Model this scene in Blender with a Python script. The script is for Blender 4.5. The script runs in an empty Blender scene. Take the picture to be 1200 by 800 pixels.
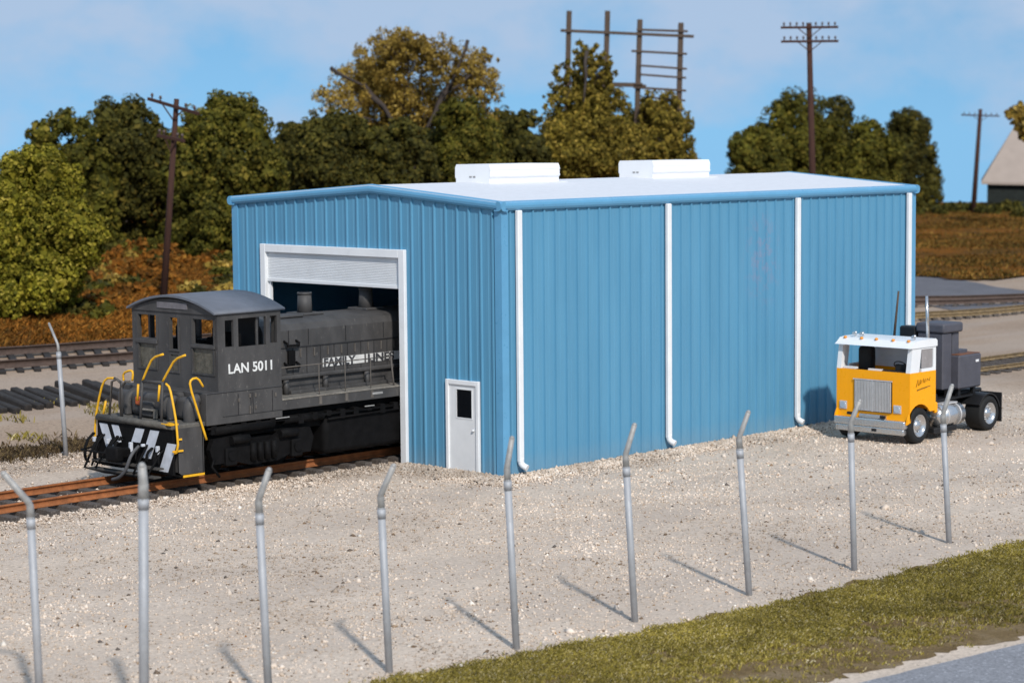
import bpy, bmesh, math, random
import numpy as np
from mathutils import Vector, Matrix
R = math.radians
random.seed(7); rng = np.random.default_rng(11)
SC = bpy.context.scene
COL = SC.collection

# ------------------------------------------------------------------ camera
CP = np.array([-35.7375470, -34.8510951, 7.78985147]); YAW, PIT, ROL, FPX = .768408974, -.0931817703, -.00894229510, 2593.60988
_f = np.array([math.cos(YAW)*math.cos(PIT), math.sin(YAW)*math.cos(PIT), math.sin(PIT)])
_r0 = np.array([math.sin(YAW), -math.cos(YAW), 0.]); _u0 = np.cross(_r0, _f)
_r = _r0*math.cos(ROL)+_u0*math.sin(ROL); _u = -_r0*math.sin(ROL)+_u0*math.cos(ROL)
FH = np.array([math.cos(YAW), math.sin(YAW)])
cd = bpy.data.cameras.new('camera'); cam = bpy.data.objects.new('camera', cd); COL.objects.link(cam)
cam.matrix_world = Matrix(((_r[0], _u[0], -_f[0], CP[0]), (_r[1], _u[1], -_f[1], CP[1]), (_r[2], _u[2], -_f[2], CP[2]), (0, 0, 0, 1)))
cd.sensor_width = 36; cd.lens = FPX/1200*36; cd.clip_start = .5; cd.clip_end = 12000
cd.dof.use_dof = True; cd.dof.focus_distance = 46; cd.dof.aperture_fstop = .95
SC.camera = cam

def ray(u, v): return _f*FPX+_r*(u-600)+_u*(400-v)
def onpl(u, v, ax, val):                    # where the sight line through a photo pixel meets a plane of the place
    d = ray(u, v); return tuple(CP+d*(val-CP[ax])/d[ax])

def sm(a, b, x):
    t = np.clip((x-a)/(b-a), 0, 1); return t*t*(3-2*t)
def vnoise(x, y, s):
    return (np.sin(x*1.7/s+1.3*np.sin(y*.9/s))+np.sin(y*2.1/s+1.1*np.sin(x*1.3/s+2.))+np.sin((x+y)*3.1/s+4)*.5)/2.5
def terr(x, y):
    x = np.asarray(x, float); y = np.asarray(y, float)
    w = sm(4, 20, y-.6*x)
    z = w*(1.1*sm(14, 36, y)+1.7*sm(40, 85, y)-.28*np.exp(-((y-13.6-.06*x)/1.6)**2))
    d = (x-CP[0])*FH[0]+(y-CP[1])*FH[1]
    z = z+.35*sm(120, 200, d)*vnoise(x, y, 14)
    far = np.maximum(d-226, 0)
    z = z-.07*far*far/(far+25)
    near = sm(6.5, 9, y)+sm(-15.8, -17.5, y)*0
    return z+.05*near*vnoise(x, y, 3)
def G(u, v):                                # ground point seen at a photo pixel
    d = ray(u, v); t0 = 20/FPX
    lo = None
    t = t0
    while t < 1:
        p = CP+d*t
        if p[2] < terr(p[0], p[1]): break
        t *= 1.01
    a, b = t/1.01, t
    for _ in range(25):
        m = (a+b)/2; p = CP+d*m
        if p[2] < terr(p[0], p[1]): b = m
        else: a = m
    p = CP+d*b; return float(p[0]), float(p[1]), float(terr(p[0], p[1]))
def dist(p): return float(np.linalg.norm(np.array(p)-CP))
def mpp(p): return dist(p)/FPX              # metres per photo pixel at a point

# --------------------------------------------------------------- materials
def nt(name):
    m = bpy.data.materials.new(name); m.use_nodes = True
    n = m.node_tree; n.nodes.clear()
    o = n.nodes.new('ShaderNodeOutputMaterial'); b = n.nodes.new('ShaderNodeBsdfPrincipled')
    n.links.new(b.outputs[0], o.inputs[0]); return m, n, b
def coords(n, scale=1., kind='Object', stretch=(1, 1, 1)):
    t = n.nodes.new('ShaderNodeTexCoord'); mp = n.nodes.new('ShaderNodeMapping')
    mp.inputs['Scale'].default_value = [scale*s for s in stretch]
    n.links.new(t.outputs[kind], mp.inputs[0]); return mp.outputs[0]
def noise(n, vec, scale, detail=4, rough=.55):
    t = n.nodes.new('ShaderNodeTexNoise'); t.inputs['Scale'].default_value = scale
    t.inputs['Detail'].default_value = detail; t.inputs['Roughness'].default_value = rough
    n.links.new(vec, t.inputs['Vector']); return t.outputs['Fac']
def ramp(n, fac, stops):
    r = n.nodes.new('ShaderNodeValToRGB'); e = r.color_ramp.elements
    while len(e) < len(stops): e.new(.5)
    for i, (p, c) in enumerate(stops):
        e[i].position = p; e[i].color = (*c, 1) if not isinstance(c, float) else (c, c, c, 1)
    n.links.new(fac, r.inputs[0]); return r.outputs[0]
def mix(n, fac, a, b, mode='MIX'):
    m = n.nodes.new('ShaderNodeMix'); m.data_type = 'RGBA'; m.blend_type = mode
    for s, v in ((m.inputs[0], fac), (m.inputs[6], a), (m.inputs[7], b)):
        if isinstance(v, (int, float)): s.default_value = v
        elif isinstance(v, tuple): s.default_value = (*v, 1)
        else: n.links.new(v, s)
    return m.outputs[2]
def bump(n, b, h, st=.3, d=.02):
    k = n.nodes.new('ShaderNodeBump'); k.inputs['Strength'].default_value = st; k.inputs['Distance'].default_value = d
    n.links.new(h, k.inputs['Height']); n.links.new(k.outputs[0], b.inputs['Normal'])
def paint(name, c, rough=.5, metal=0, var=.12, wear=None, wfrac=.62, sc=3., bs=.1, stretch=(1, 1, 1), spec=.4):
    m, n, b = nt(name); v = coords(n, 1, 'Object', stretch)
    f = noise(n, v, sc, 6, .6)
    lo = tuple(x*(1-var) for x in c); hi = tuple(min(1, x*(1+var)) for x in c)
    col = ramp(n, f, [(.3, lo), (.7, hi)])
    if wear:
        g = noise(n, v, sc*6, 8, .7)
        col = mix(n, ramp(n, g, [(wfrac, 0.), (wfrac+.08, 1.)]), col, wear)
    n.links.new(col, b.inputs['Base Color']) if not isinstance(col, tuple) else None
    rr = ramp(n, noise(n, v, sc*4, 4), [(.3, max(0., rough-.1)), (.7, min(1., rough+.1))])
    n.links.new(rr, b.inputs['Roughness']); b.inputs['Metallic'].default_value = metal
    b.inputs['Specular IOR Level'].default_value = spec
    bump(n, b, noise(n, v, sc*14, 4), bs, .01)
    return m
M = {}
# blue corrugated steel: vertical streaks, faint dirt at the foot of the wall
def blue_steel():
    m, n, b = nt('blue steel cladding')
    v = coords(n, 1, 'Object', (1, 1, .12)); f = noise(n, v, 2.2, 6, .6)
    col = ramp(n, f, [(.25, (.086, .258, .405)), (.75, (.110, .308, .468))])
    sep = n.nodes.new('ShaderNodeSeparateXYZ'); t = n.nodes.new('ShaderNodeTexCoord'); n.links.new(t.outputs['Object'], sep.inputs[0])
    # dust splashed on the lowest half metre
    mr = n.nodes.new('ShaderNodeMapRange'); mr.inputs[1].default_value = .0; mr.inputs[2].default_value = .55; mr.inputs[3].default_value = .38; mr.inputs[4].default_value = 0.
    n.links.new(sep.outputs[2], mr.inputs[0])
    dn = noise(n, coords(n, 1), 5, 6, .7); mm = n.nodes.new('ShaderNodeMath'); mm.operation = 'MULTIPLY'
    n.links.new(mr.outputs[0], mm.inputs[0]); n.links.new(dn, mm.inputs[1])
    col = mix(n, mm.outputs[0], col, (.36, .34, .31))
    # a few brownish scuffs
    sc = ramp(n, noise(n, coords(n, 1, 'Object', (1, 1, 1)), 1.1, 12, .75), [(.66, 0.), (.72, .45)])
    col = mix(n, sc, col, (.20, .27, .36))
    # rub marks high on the third bay of the side wall
    mp = n.nodes.new('ShaderNodeMapping'); mp.inputs['Location'].default_value = (-1.35, 4.75, -4.6); n.links.new(t.outputs['Object'], mp.inputs[0])
    sc2 = n.nodes.new('ShaderNodeVectorMath'); sc2.operation = 'MULTIPLY'; sc2.inputs[1].default_value = (1.1, .8, .62); n.links.new(mp.outputs[0], sc2.inputs[0])
    ln = n.nodes.new('ShaderNodeVectorMath'); ln.operation = 'LENGTH'; n.links.new(sc2.outputs[0], ln.inputs[0])
    ms = ramp(n, ln.outputs['Value'], [(.25, 1.), (1., 0.)]); nz2 = ramp(n, noise(n, coords(n, 1), 3.2, 14, .8), [(.50, 0.), (.56, .5), (.62, .0)])
    m2 = n.nodes.new('ShaderNodeMath'); m2.operation = 'MULTIPLY'; n.links.new(ms, m2.inputs[0]); n.links.new(nz2, m2.inputs[1])
    col = mix(n, m2.outputs[0], col, (.30, .24, .34))
    n.links.new(col, b.inputs['Base Color']); b.inputs['Roughness'].default_value = .42
    b.inputs['Specular IOR Level'].default_value = .45
    bump(n, b, noise(n, coords(n, 1), 40, 3), .06, .01)
    return m
M['blue'] = blue_steel()
M['bluetrim'] = paint('blue trim paint', (.115, .325, .52), .35, 0, .05, sc=2, bs=.03)
M['white'] = paint('white gloss trim', (.78, .79, .80), .35, 0, .05, (.52, .50, .47), .72, 2, .03)
M['roofwhite'] = paint('white roof sheet', (.66, .67, .70), .75, 0, .05, (.56, .56, .59), .66, 6, .3)
M['ventwhite'] = paint('white vent paint', (.82, .82, .82), .6, 0, .02, sc=2, bs=.03)
M['doorwhite'] = paint('white door paint', (.74, .75, .76), .45, 0, .05, (.5, .48, .45), .74, 2, .03)
M['dark'] = paint('dark glass', (.006, .007, .009), .15, 0, .1)
M['locogrey'] = paint('weathered dark grey locomotive paint', (.058, .055, .054), .62, 0, .30, (.125, .115, .105), .60, 2.4, .12, (1, 1, .4))
M['locodeck'] = paint('dusty grey deck', (.17, .155, .135), .85, 0, .3, (.28, .25, .21), .55, 4, .3)
M['locoroof'] = paint('slate grey cab roof', (.125, .135, .16), .6, 0, .12, (.2, .2, .21), .7, 3, .15)
M['locoblack'] = paint('sooty black running gear', (.0055, .0052, .0055), .7, 0, .4, (.030, .029, .028), .70, 5, .4, spec=.12)
M['seam'] = paint('dark panel seam', (.02, .02, .022), .8)  # even dark colour for the joint lines between panels and doors
M['rustdust'] = paint('dusty rod', (.105, .092, .08), .7, 0, .3)
M['yellow'] = paint('yellow handrail paint', (.80, .42, .015), .5, 0, .12, (.45, .25, .05), .7, 8, .1)
M['letter'] = paint('white lettering', (.72, .72, .70), .6, 0, .1, (.10, .10, .105), .63, 5, .05)
M['letterbg'] = paint('worn white band', (.62, .61, .59), .7, 0, .15, (.10, .10, .105), .62, 4, .05)
M['chev'] = paint('white chevron', (.55, .57, .62), .6, 0, .15, (.06, .06, .06), .70, 4, .1)
M['amber'] = paint('amber lens', (.75, .28, .03), .3)
M['orange'] = paint('orange lamp', (.45, .10, .03), .5)
M['smoke'] = paint('grimy window glass', (.085, .08, .065), .35, 0, .5, (.2, .17, .12), .55, 9, .1)
M['rust'] = paint('rusty rail', (.30, .105, .035), .8, .1, .3, (.13, .05, .022), .58, 6, .3)
M['oldrail'] = paint('brown weathered rail', (.085, .055, .043), .7, .2, .3, (.14, .11, .09), .55, 6, .3)
M['dryrail'] = paint('ochre rusted rail', (.24, .17, .085), .8, .1, .4, (.09, .06, .045), .5, 7, .3)
M['tie'] = paint('creosoted grey timber', (.075, .062, .054), .9, 0, .4, (.16, .14, .125), .52, 3, .6, (1, 5, 1))
M['blacktie'] = paint('black timber', (.026, .022, .020), .9, 0, .4, (.07, .06, .05), .6, 4, .6)
M['pole'] = paint('red brown creosoted pole', (.050, .020, .013), .9, 0, .3, (.085, .042, .028), .6, 5, .4, (4, 4, .3))
M['timber'] = paint('grey brown timber', (.085, .058, .042), .85, 0, .3, (.16, .06, .02), .67, 3, .4, (3, 3, .4))
M['glassins'] = paint('insulator', (.09, .06, .055), .3)
M['galv'] = paint('galvanised pipe', (.38, .385, .40), .6, .2, .14, (.27, .26, .25), .62, 3, .1)
M['galvarm'] = paint('dull cast arm', (.36, .35, .335), .6, .3, .2, (.17, .15, .13), .6, 9, .2)
M['cabyellow'] = paint('yellow orange cab paint', (.96, .385, .001), .34, 0, .03, (.72, .28, .01), .78, 3, .02, spec=.4)
M['chrome'] = paint('chrome', (.62, .62, .62), .24, .85, .04, None, .70, 1.5, .0)
M['grille'] = paint('pewter grille', (.58, .56, .55), .45, .3, .1, sc=5)
M['tyre'] = paint('tyre rubber', (.010, .010, .010), .75, 0, .2, (.05, .045, .04), .68, 12, .3)
M['chassis'] = paint('black chassis', (.011, .011, .012), .5, 0, .2, (.05, .045, .04), .70, 8, .1)
M['machine'] = paint('slate grey machine paint', (.075, .075, .092), .6, 0, .12, (.13, .12, .12), .70, 4, .15)
M['rustpatch'] = paint('rust streaked plate', (.20, .075, .03), .8, 0, .3, (.07, .07, .08), .52, 5, .2)
M['lens'] = paint('headlamp glass', (.55, .60, .66), .12, .4, .15)
M['barnroof'] = paint('beige barn roof', (.33, .27, .23), .8, 0, .06, sc=1, bs=.1)
M['barnwall'] = paint('black green barn wall', (.012, .016, .014), .9, 0, .3)

def ground_mat():
    m, n, b = nt('limestone gravel yard'); v = coords(n, 1)
    big = noise(n, v, .23, 5, .6)
    base = ramp(n, big, [(.3, (.53, .425, .335)), (.55, (.60, .490, .392)), (.75, (.64, .53, .43))])
    vo = n.nodes.new('ShaderNodeTexVoronoi'); vo.inputs['Scale'].default_value = 22; n.links.new(v, vo.inputs['Vector'])
    sp = n.nodes.new('ShaderNodeSeparateColor'); n.links.new(vo.outputs['Color'], sp.inputs[0])
    g = ramp(n, sp.outputs[0], [(0., .5), (.035, .86), (.5, 1.), (.95, 1.06), (.985, 1.2)])
    col = mix(n, 1., base, g, 'MULTIPLY')
    fine = ramp(n, noise(n, v, 9, 8, .8), [(.35, .8), (.65, 1.15)])
    col = mix(n, .8, col, fine, 'MULTIPLY')
    # older, browner ballast beyond the main track and behind the shed
    tg = n.nodes.new('ShaderNodeTexCoord'); sx = n.nodes.new('ShaderNodeSeparateXYZ'); n.links.new(tg.outputs['Object'], sx.inputs[0])
    wob = noise(n, v, .35, 6, .7); mm = n.nodes.new('ShaderNodeMath'); mm.operation = 'MULTIPLY_ADD'; n.links.new(wob, mm.inputs[0]); mm.inputs[1].default_value = 5.; n.links.new(sx.outputs[1], mm.inputs[2])
    mr = n.nodes.new('ShaderNodeMapRange'); n.links.new(mm.outputs[0], mr.inputs[0]); mr.inputs[1].default_value = 10.; mr.inputs[2].default_value = 14.
    m3 = n.nodes.new('ShaderNodeMath'); m3.operation = 'MULTIPLY_ADD'; n.links.new(wob, m3.inputs[0]); m3.inputs[1].default_value = 8.; n.links.new(sx.outputs[0], m3.inputs[2])
    mr2 = n.nodes.new('ShaderNodeMapRange'); n.links.new(m3.outputs[0], mr2.inputs[0]); mr2.inputs[1].default_value = 22.; mr2.inputs[2].default_value = 29.
    mx_ = n.nodes.new('ShaderNodeMath'); mx_.operation = 'MAXIMUM'; n.links.new(mr.outputs[0], mx_.inputs[0]); n.links.new(mr2.outputs[0], mx_.inputs[1])
    col = mix(n, mx_.outputs[0], col, mix(n, 1., col, (.60, .545, .50), 'MULTIPLY'))
    lane = ramp(n, noise(n, coords(n, 1, 'Object', (.10, .55, 1)), 1.0, 4, .5), [(.44, 0.), (.60, .35)])
    col = mix(n, lane, col, (.40, .335, .285))
    # brown dusty patches
    pt = ramp(n, noise(n, v, 1.3, 8, .7), [(.60, 0.), (.74, .5)])
    col = mix(n, pt, col, (.25, .175, .11))
    n.links.new(col, b.inputs['Base Color']); b.inputs['Roughness'].default_value = .95; b.inputs['Specular IOR Level'].default_value = .15
    h = mix(n, .5, vo.outputs['Distance'], noise(n, v, 22, 5, .7))
    bump(n, b, h, .55, .022); return m
def weed_mat():
    m, n, b = nt('dry russet ground cover'); v = coords(n, 1)
    a = noise(n, v, .16, 6, .65)
    col = ramp(n, a, [(.28, (.05, .042, .008)), (.42, (.13, .062, .008)), (.55, (.24, .088, .009)), (.75, (.29, .12, .018))])
    f = ramp(n, noise(n, v, 2.6, 9, .8), [(.3, .45), (.7, 1.45)])
    col = mix(n, .9, col, f, 'MULTIPLY')
    n.links.new(col, b.inputs['Base Color']); b.inputs['Roughness'].default_value = 1; b.inputs['Specular IOR Level'].default_value = .1
    bump(n, b, noise(n, v, 3.5, 9, .8), 1, .25); return m
def dirt_mat():
    m, n, b = nt('verge soil'); v = coords(n, 1)
    col = ramp(n, noise(n, v, 1.1, 8, .7), [(.3, (.16, .10, .045)), (.5, (.24, .165, .08)), (.7, (.34, .255, .16))])
    f = ramp(n, noise(n, v, 14, 9, .8), [(.3, .5), (.7, 1.5)])
    n.links.new(mix(n, .8, col, f, 'MULTIPLY'), b.inputs['Base Color']); b.inputs['Roughness'].default_value = 1; b.inputs['Specular IOR Level'].default_value = .1
    bump(n, b, noise(n, v, 18, 9, .8), 1, .05); return m
def asphalt_mat(name, c):
    m, n, b = nt(name); v = coords(n, 1)
    col = ramp(n, noise(n, v, .5, 6, .6), [(.3, tuple(x*.85 for x in c)), (.7, tuple(x*1.15 for x in c))])
    vo = n.nodes.new('ShaderNodeTexVoronoi'); vo.inputs['Scale'].default_value = 28; n.links.new(v, vo.inputs['Vector'])
    sp = n.nodes.new('ShaderNodeSeparateColor'); n.links.new(vo.outputs['Color'], sp.inputs[0])
    col = mix(n, 1., col, ramp(n, sp.outputs[0], [(0., .75), (.5, 1.), (.95, 1.1), (.985, 1.6)]), 'MULTIPLY')
    pt = ramp(n, noise(n, v, .8, 8, .7), [(.58, 0.), (.7, .5)])
    col = mix(n, pt, col, tuple(min(1, x*1.5) for x in c))
    n.links.new(col, b.inputs['Base Color']); b.inputs['Roughness'].default_value = .9
    bump(n, b, vo.outputs['Distance'], .5, .012); return m
M['gravel'] = ground_mat(); M['weeds'] = weed_mat(); M['dirt'] = dirt_mat()
M['road'] = asphalt_mat('pale street asphalt', (.235, .235, .25)); M['farroad'] = asphalt_mat('grey lot asphalt', (.115, .11, .12))
M['chalk'] = paint('pale gravel shoulder', (.50, .42, .34), .95, 0, .2, sc=5, bs=.5)
def isl(name, stops, rough=.8, sub=0., transl=0.):
    m, n, b = nt(name); g = n.nodes.new('ShaderNodeNewGeometry')
    c = ramp(n, g.outputs['Random Per Island'], stops)
    v = coords(n, 1); pn = ramp(n, noise(n, v, .9, 4, .6), [(.3, .7), (.7, 1.3)])
    c = mix(n, .8, c, pn, 'MULTIPLY'); c = mix(n, .8, c, ramp(n, noise(n, v, .13, 5, .7), [(.38, .62), (.62, 1.35)]), 'MULTIPLY')
    n.links.new(c, b.inputs['Base Color']); b.inputs['Roughness'].default_value = rough; b.inputs['Specular IOR Level'].default_value = .2
    if transl:
        t = n.nodes.new('ShaderNodeBsdfTranslucent'); ms = n.nodes.new('ShaderNodeMixShader'); ms.inputs[0].default_value = transl
        n.links.new(c, t.inputs['Color']); n.links.new(b.outputs[0], ms.inputs[1]); n.links.new(t.outputs[0], ms.inputs[2])
        n.links.new(ms.outputs[0], [x for x in n.nodes if x.type == 'OUTPUT_MATERIAL'][0].inputs[0])
    return m
M['pebble'] = isl('limestone pebbles', [(0., (.10, .085, .075)), (.04, (.22, .14, .08)), (.08, (.48, .375, .285)), (.5, (.60, .495, .40)), (.96, (.65, .55, .46)), (1., (.74, .68, .60))], .9)
M['grass'] = isl('mossy olive grass', [(0., (.11, .08, .03)), (.25, (.22, .18, .03)), (.55, (.36, .285, .05)), (.8, (.38, .295, .075)), (.93, (.52, .42, .19)), (1., (.62, .54, .36))], .85, transl=.25)
M['leaf_dark'] = isl('dark green foliage', [(0., (.028, .028, .006)), (.4, (.060, .057, .010)), (.8, (.105, .090, .014)), (1., (.16, .12, .02))], .8, transl=.2)
M['leaf_mid'] = isl('olive green foliage', [(0., (.042, .042, .006)), (.4, (.088, .084, .010)), (.8, (.15, .130, .015)), (1., (.24, .18, .028))], .8, transl=.2)
M['leaf_light'] = isl('light yellow green foliage', [(0., (.08, .078, .007)), (.4, (.175, .160, .012)), (.8, (.30, .25, .022)), (1., (.44, .35, .06))], .8, transl=.25)
M['leaf_gold'] = isl('golden autumn foliage', [(0., (.17, .11, .028)), (.4, (.36, .235, .042)), (.8, (.50, .34, .065)), (1., (.62, .44, .13))], .8, transl=.3)
M['leaf_ochre'] = isl('ochre olive foliage', [(0., (.09, .075, .014)), (.4, (.20, .155, .022)), (.8, (.32, .235, .035)), (1., (.50, .34, .07))], .8, transl=.3)
M['leaf_rust'] = isl('russet weeds', [(0., (.075, .045, .008)), (.4, (.185, .070, .009)), (.8, (.28, .10, .012)), (1., (.35, .17, .03))], .9, transl=.2)
M['leaf_brown'] = isl('brown green hillside weeds', [(0., (.05, .042, .008)), (.35, (.11, .070, .012)), (.7, (.20, .085, .014)), (1., (.28, .16, .035))], .9, transl=.2)
M['scrubb'] = isl('brown dead scrub', [(0., (.04, .028, .018)), (.5, (.10, .065, .035)), (1., (.17, .12, .05))], .9)
M['bark'] = paint('dark bark', (.050, .038, .032), .95, 0, .3, (.09, .07, .055), .6, 4, .7)

# ----------------------------------------------------------------- objects
ORG = {}
def tag(o, label=None, cat=None, group=None, kind=None):
    if label: o['label'] = label
    if cat: o['category'] = cat
    if group: o['group'] = group
    if kind: o['kind'] = kind
    return o
def thing(name, loc, label, cat, group=None):
    o = bpy.data.objects.new(name, None); o.empty_display_size = .3; COL.objects.link(o); o.location = loc
    ORG[o.name] = Vector(loc); tag(o, label, cat, group); return o
def setup_mesh(name, me, m, parent, loc=None):
    o = bpy.data.objects.new(name, me); COL.objects.link(o); me.materials.append(m)
    if parent: o.parent = parent; ORG[o.name] = ORG[parent.name]
    else:
        o.location = loc or (0, 0, 0); ORG[o.name] = Vector(loc or (0, 0, 0))
    return o
class MB:
    def __init__(s): s.b = bmesh.new()
    def box(s, x0, x1, y0, y1, z0, z1, bev=0, rot=None, seg=1):
        c = Vector(((x0+x1)/2, (y0+y1)/2, (z0+z1)/2)); mt = Matrix.Translation(c)
        if rot: mt = mt @ rot.to_4x4()
        r = bmesh.ops.create_cube(s.b, size=1, matrix=mt @ Matrix.Diagonal((abs(x1-x0), abs(y1-y0), abs(z1-z0), 1)))
        if bev:
            es = list({e for v in r['verts'] for e in v.link_edges})
            rr = bmesh.ops.bevel(s.b, geom=es, offset=bev, segments=seg, affect='EDGES', profile=.5)
            if seg > 1:
                for f in rr['faces']: f.smooth = True
        return s
    def beam(s, a, b, w, h, bev=0):
        a, b = Vector(a), Vector(b); d = b-a; q = d.to_track_quat('X', 'Z'); c = (a+b)/2
        r = bmesh.ops.create_cube(s.b, size=1, matrix=Matrix.Translation(c) @ q.to_matrix().to_4x4() @ Matrix.Diagonal((d.length, w, h, 1)))
        if bev: bmesh.ops.bevel(s.b, geom=list({e for v in r['verts'] for e in v.link_edges}), offset=bev, segments=1, affect='EDGES')
        return s
    def cyl(s, a, b, r0, r1=None, n=16):
        r1 = r0 if r1 is None else r1
        a, b = Vector(a), Vector(b); d = b-a; q = d.to_track_quat('Z', 'Y')
        r = bmesh.ops.create_cone(s.b, cap_ends=True, segments=n, radius1=r0, radius2=r1, depth=d.length, matrix=Matrix.Translation((a+b)/2) @ q.to_matrix().to_4x4())
        for f in {f for v in r['verts'] for f in v.link_faces}:
            if len(f.verts) == 4: f.smooth = True
        return s
    def ball(s, c, r, sc=(1, 1, 1), n=10):
        rr = bmesh.ops.create_uvsphere(s.b, u_segments=n*2, v_segments=n, radius=r, matrix=Matrix.Translation(c) @ Matrix.Diagonal((*sc, 1)))
        for f in {f for v in rr['verts'] for f in v.link_faces}: f.smooth = True
        return s
    def tube(s, pts, r, n=8, smoothn=0):
        pts = [Vector(p) for p in pts]
        for _ in range(smoothn):
            q = [pts[0]]
            for a, b in zip(pts, pts[1:]): q += [a.lerp(b, .25), a.lerp(b, .75)]
            q.append(pts[-1]); pts = q
        rad = r if isinstance(r, (list, tuple)) else None
        rings = []
        for i, p in enumerate(pts):
            t = (pts[min(i+1, len(pts)-1)]-pts[max(i-1, 0)]).normalized()
            q = t.to_track_quat('Z', 'Y'); rr = (rad[0]+(rad[1]-rad[0])*i/(len(pts)-1)) if rad else r
            rings.append([s.b.verts.new(p+q @ Vector((math.cos(k*2*math.pi/n)*rr, math.sin(k*2*math.pi/n)*rr, 0))) for k in range(n)])
        # keep ring order aligned
        for A, B in zip(rings, rings[1:]):
            off = min(range(n), key=lambda o: (A[0].co-B[o].co).length)
            B[:] = B[off:]+B[:off]
            for k in range(n):
                f = s.b.faces.new((A[k], A[(k+1) % n], B[(k+1) % n], B[k])); f.smooth = True
        s.b.faces.new(rings[0][::-1]); s.b.faces.new(rings[-1]); return s
    def prism(s, poly, axis, a, b):             # poly of 2-tuples in the other two axes (cyclic order)
        def mk(p, t):
            return {'x': (t, p[0], p[1]), 'y': (p[0], t, p[1]), 'z': (p[0], p[1], t)}[axis]
        A = [s.b.verts.new(mk(p, a)) for p in poly]; B = [s.b.verts.new(mk(p, b)) for p in poly]
        n = len(poly); s.b.faces.new(A); s.b.faces.new(B[::-1])
        for i in range(n): s.b.faces.new((A[i], B[i], B[(i+1) % n], A[(i+1) % n]))
        return s
    def build(s, name, m, parent=None, loc=None, label=None):
        o0 = ORG[parent.name] if parent else Vector(loc or (0, 0, 0))
        bmesh.ops.recalc_face_normals(s.b, faces=s.b.faces)
        bmesh.ops.translate(s.b, verts=s.b.verts, vec=-o0)
        me = bpy.data.meshes.new(name); s.b.to_mesh(me); s.b.free()
        o = setup_mesh(name, me, m, parent, loc)
        if label: o['label'] = label
        return o
def raw(name, V, F, m, parent=None, loc=None, smooth=False):
    """V (n,3) array, F (m,k) index array of equal-size faces"""
    me = bpy.data.meshes.new(name); o0 = np.array(ORG[parent.name] if parent else (loc or (0, 0, 0)), float)
    V = np.asarray(V, np.float32)-o0.astype(np.float32); F = np.asarray(F, np.int32); k = F.shape[1]
    me.vertices.add(len(V)); me.vertices.foreach_set('co', V.ravel())
    me.loops.add(F.size); me.loops.foreach_set('vertex_index', F.ravel())
    me.polygons.add(len(F)); me.polygons.foreach_set('loop_start', np.arange(0, F.size, k, dtype=np.int32)); me.polygons.foreach_set('loop_total', np.full(len(F), k, np.int32))
    if smooth: me.polygons.foreach_set('use_smooth', np.ones(len(F), bool))
    me.update(); me.validate(); return setup_mesh(name, me, m, parent, loc)
def copy_tree(o, parent=None):
    c = o.copy(); COL.objects.link(c); c.parent = parent
    for ch in list(o.children): copy_tree(ch, c)
    return c
def text(name, body, size, m, parent, origin, xdir, updir, sx=1., extr=.004, off=0.):
    cu = bpy.data.curves.new(name, 'FONT'); cu.body = body; cu.size = size; cu.extrude = extr; cu.offset = off
    tmp = bpy.data.objects.new('tmp', cu); COL.objects.link(tmp); dg = bpy.context.evaluated_depsgraph_get()
    me = bpy.data.meshes.new_from_object(tmp.evaluated_get(dg)); bpy.data.objects.remove(tmp)
    x = Vector(xdir).normalized(); u = Vector(updir).normalized(); n = x.cross(u); o0 = ORG[parent.name]
    mt = Matrix(((x.x*sx, u.x, n.x, origin[0]-o0.x), (x.y*sx, u.y, n.y, origin[1]-o0.y), (x.z*sx, u.z, n.z, origin[2]-o0.z), (0, 0, 0, 1)))
    me.transform(mt); me.name = name; me.materials.clear()
    return setup_mesh(name, me, m, parent)

# ------------------------------------------------------------- the setting
def axis_pts(a, b, step, lo, hi, g=1.25):
    c = list(np.arange(a, b+1e-6, step)); s = step; x = b
    while x < hi: s *= g; x += s; c.append(x)
    s = step; x = a
    while x > lo: s *= g; x -= s; c.insert(0, x)
    return np.array(c)
def sheet(name, xs, ys, m, off=0., fn=terr, mask=None, kind='structure'):
    X, Y = np.meshgrid(xs, ys); Z = fn(X, Y)+off
    V = np.stack([X.ravel(), Y.ravel(), Z.ravel()], 1); nx, ny = len(xs), len(ys)
    i, j = np.meshgrid(np.arange(nx-1), np.arange(ny-1)); a = (j*nx+i).ravel()
    F = np.stack([a, a+1, a+nx+1, a+nx], 1)
    if mask is not None:
        c = V[F].mean(1); F = F[mask(c[:, 0], c[:, 1])]
    o = raw(name, V, F, m, smooth=True); tag(o, kind=kind); return o
sheet('ground', axis_pts(-30, 240, 1.5, -900, 4500), axis_pts(-30, 160, 1.5, -900, 4500), M['gravel'])

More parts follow.
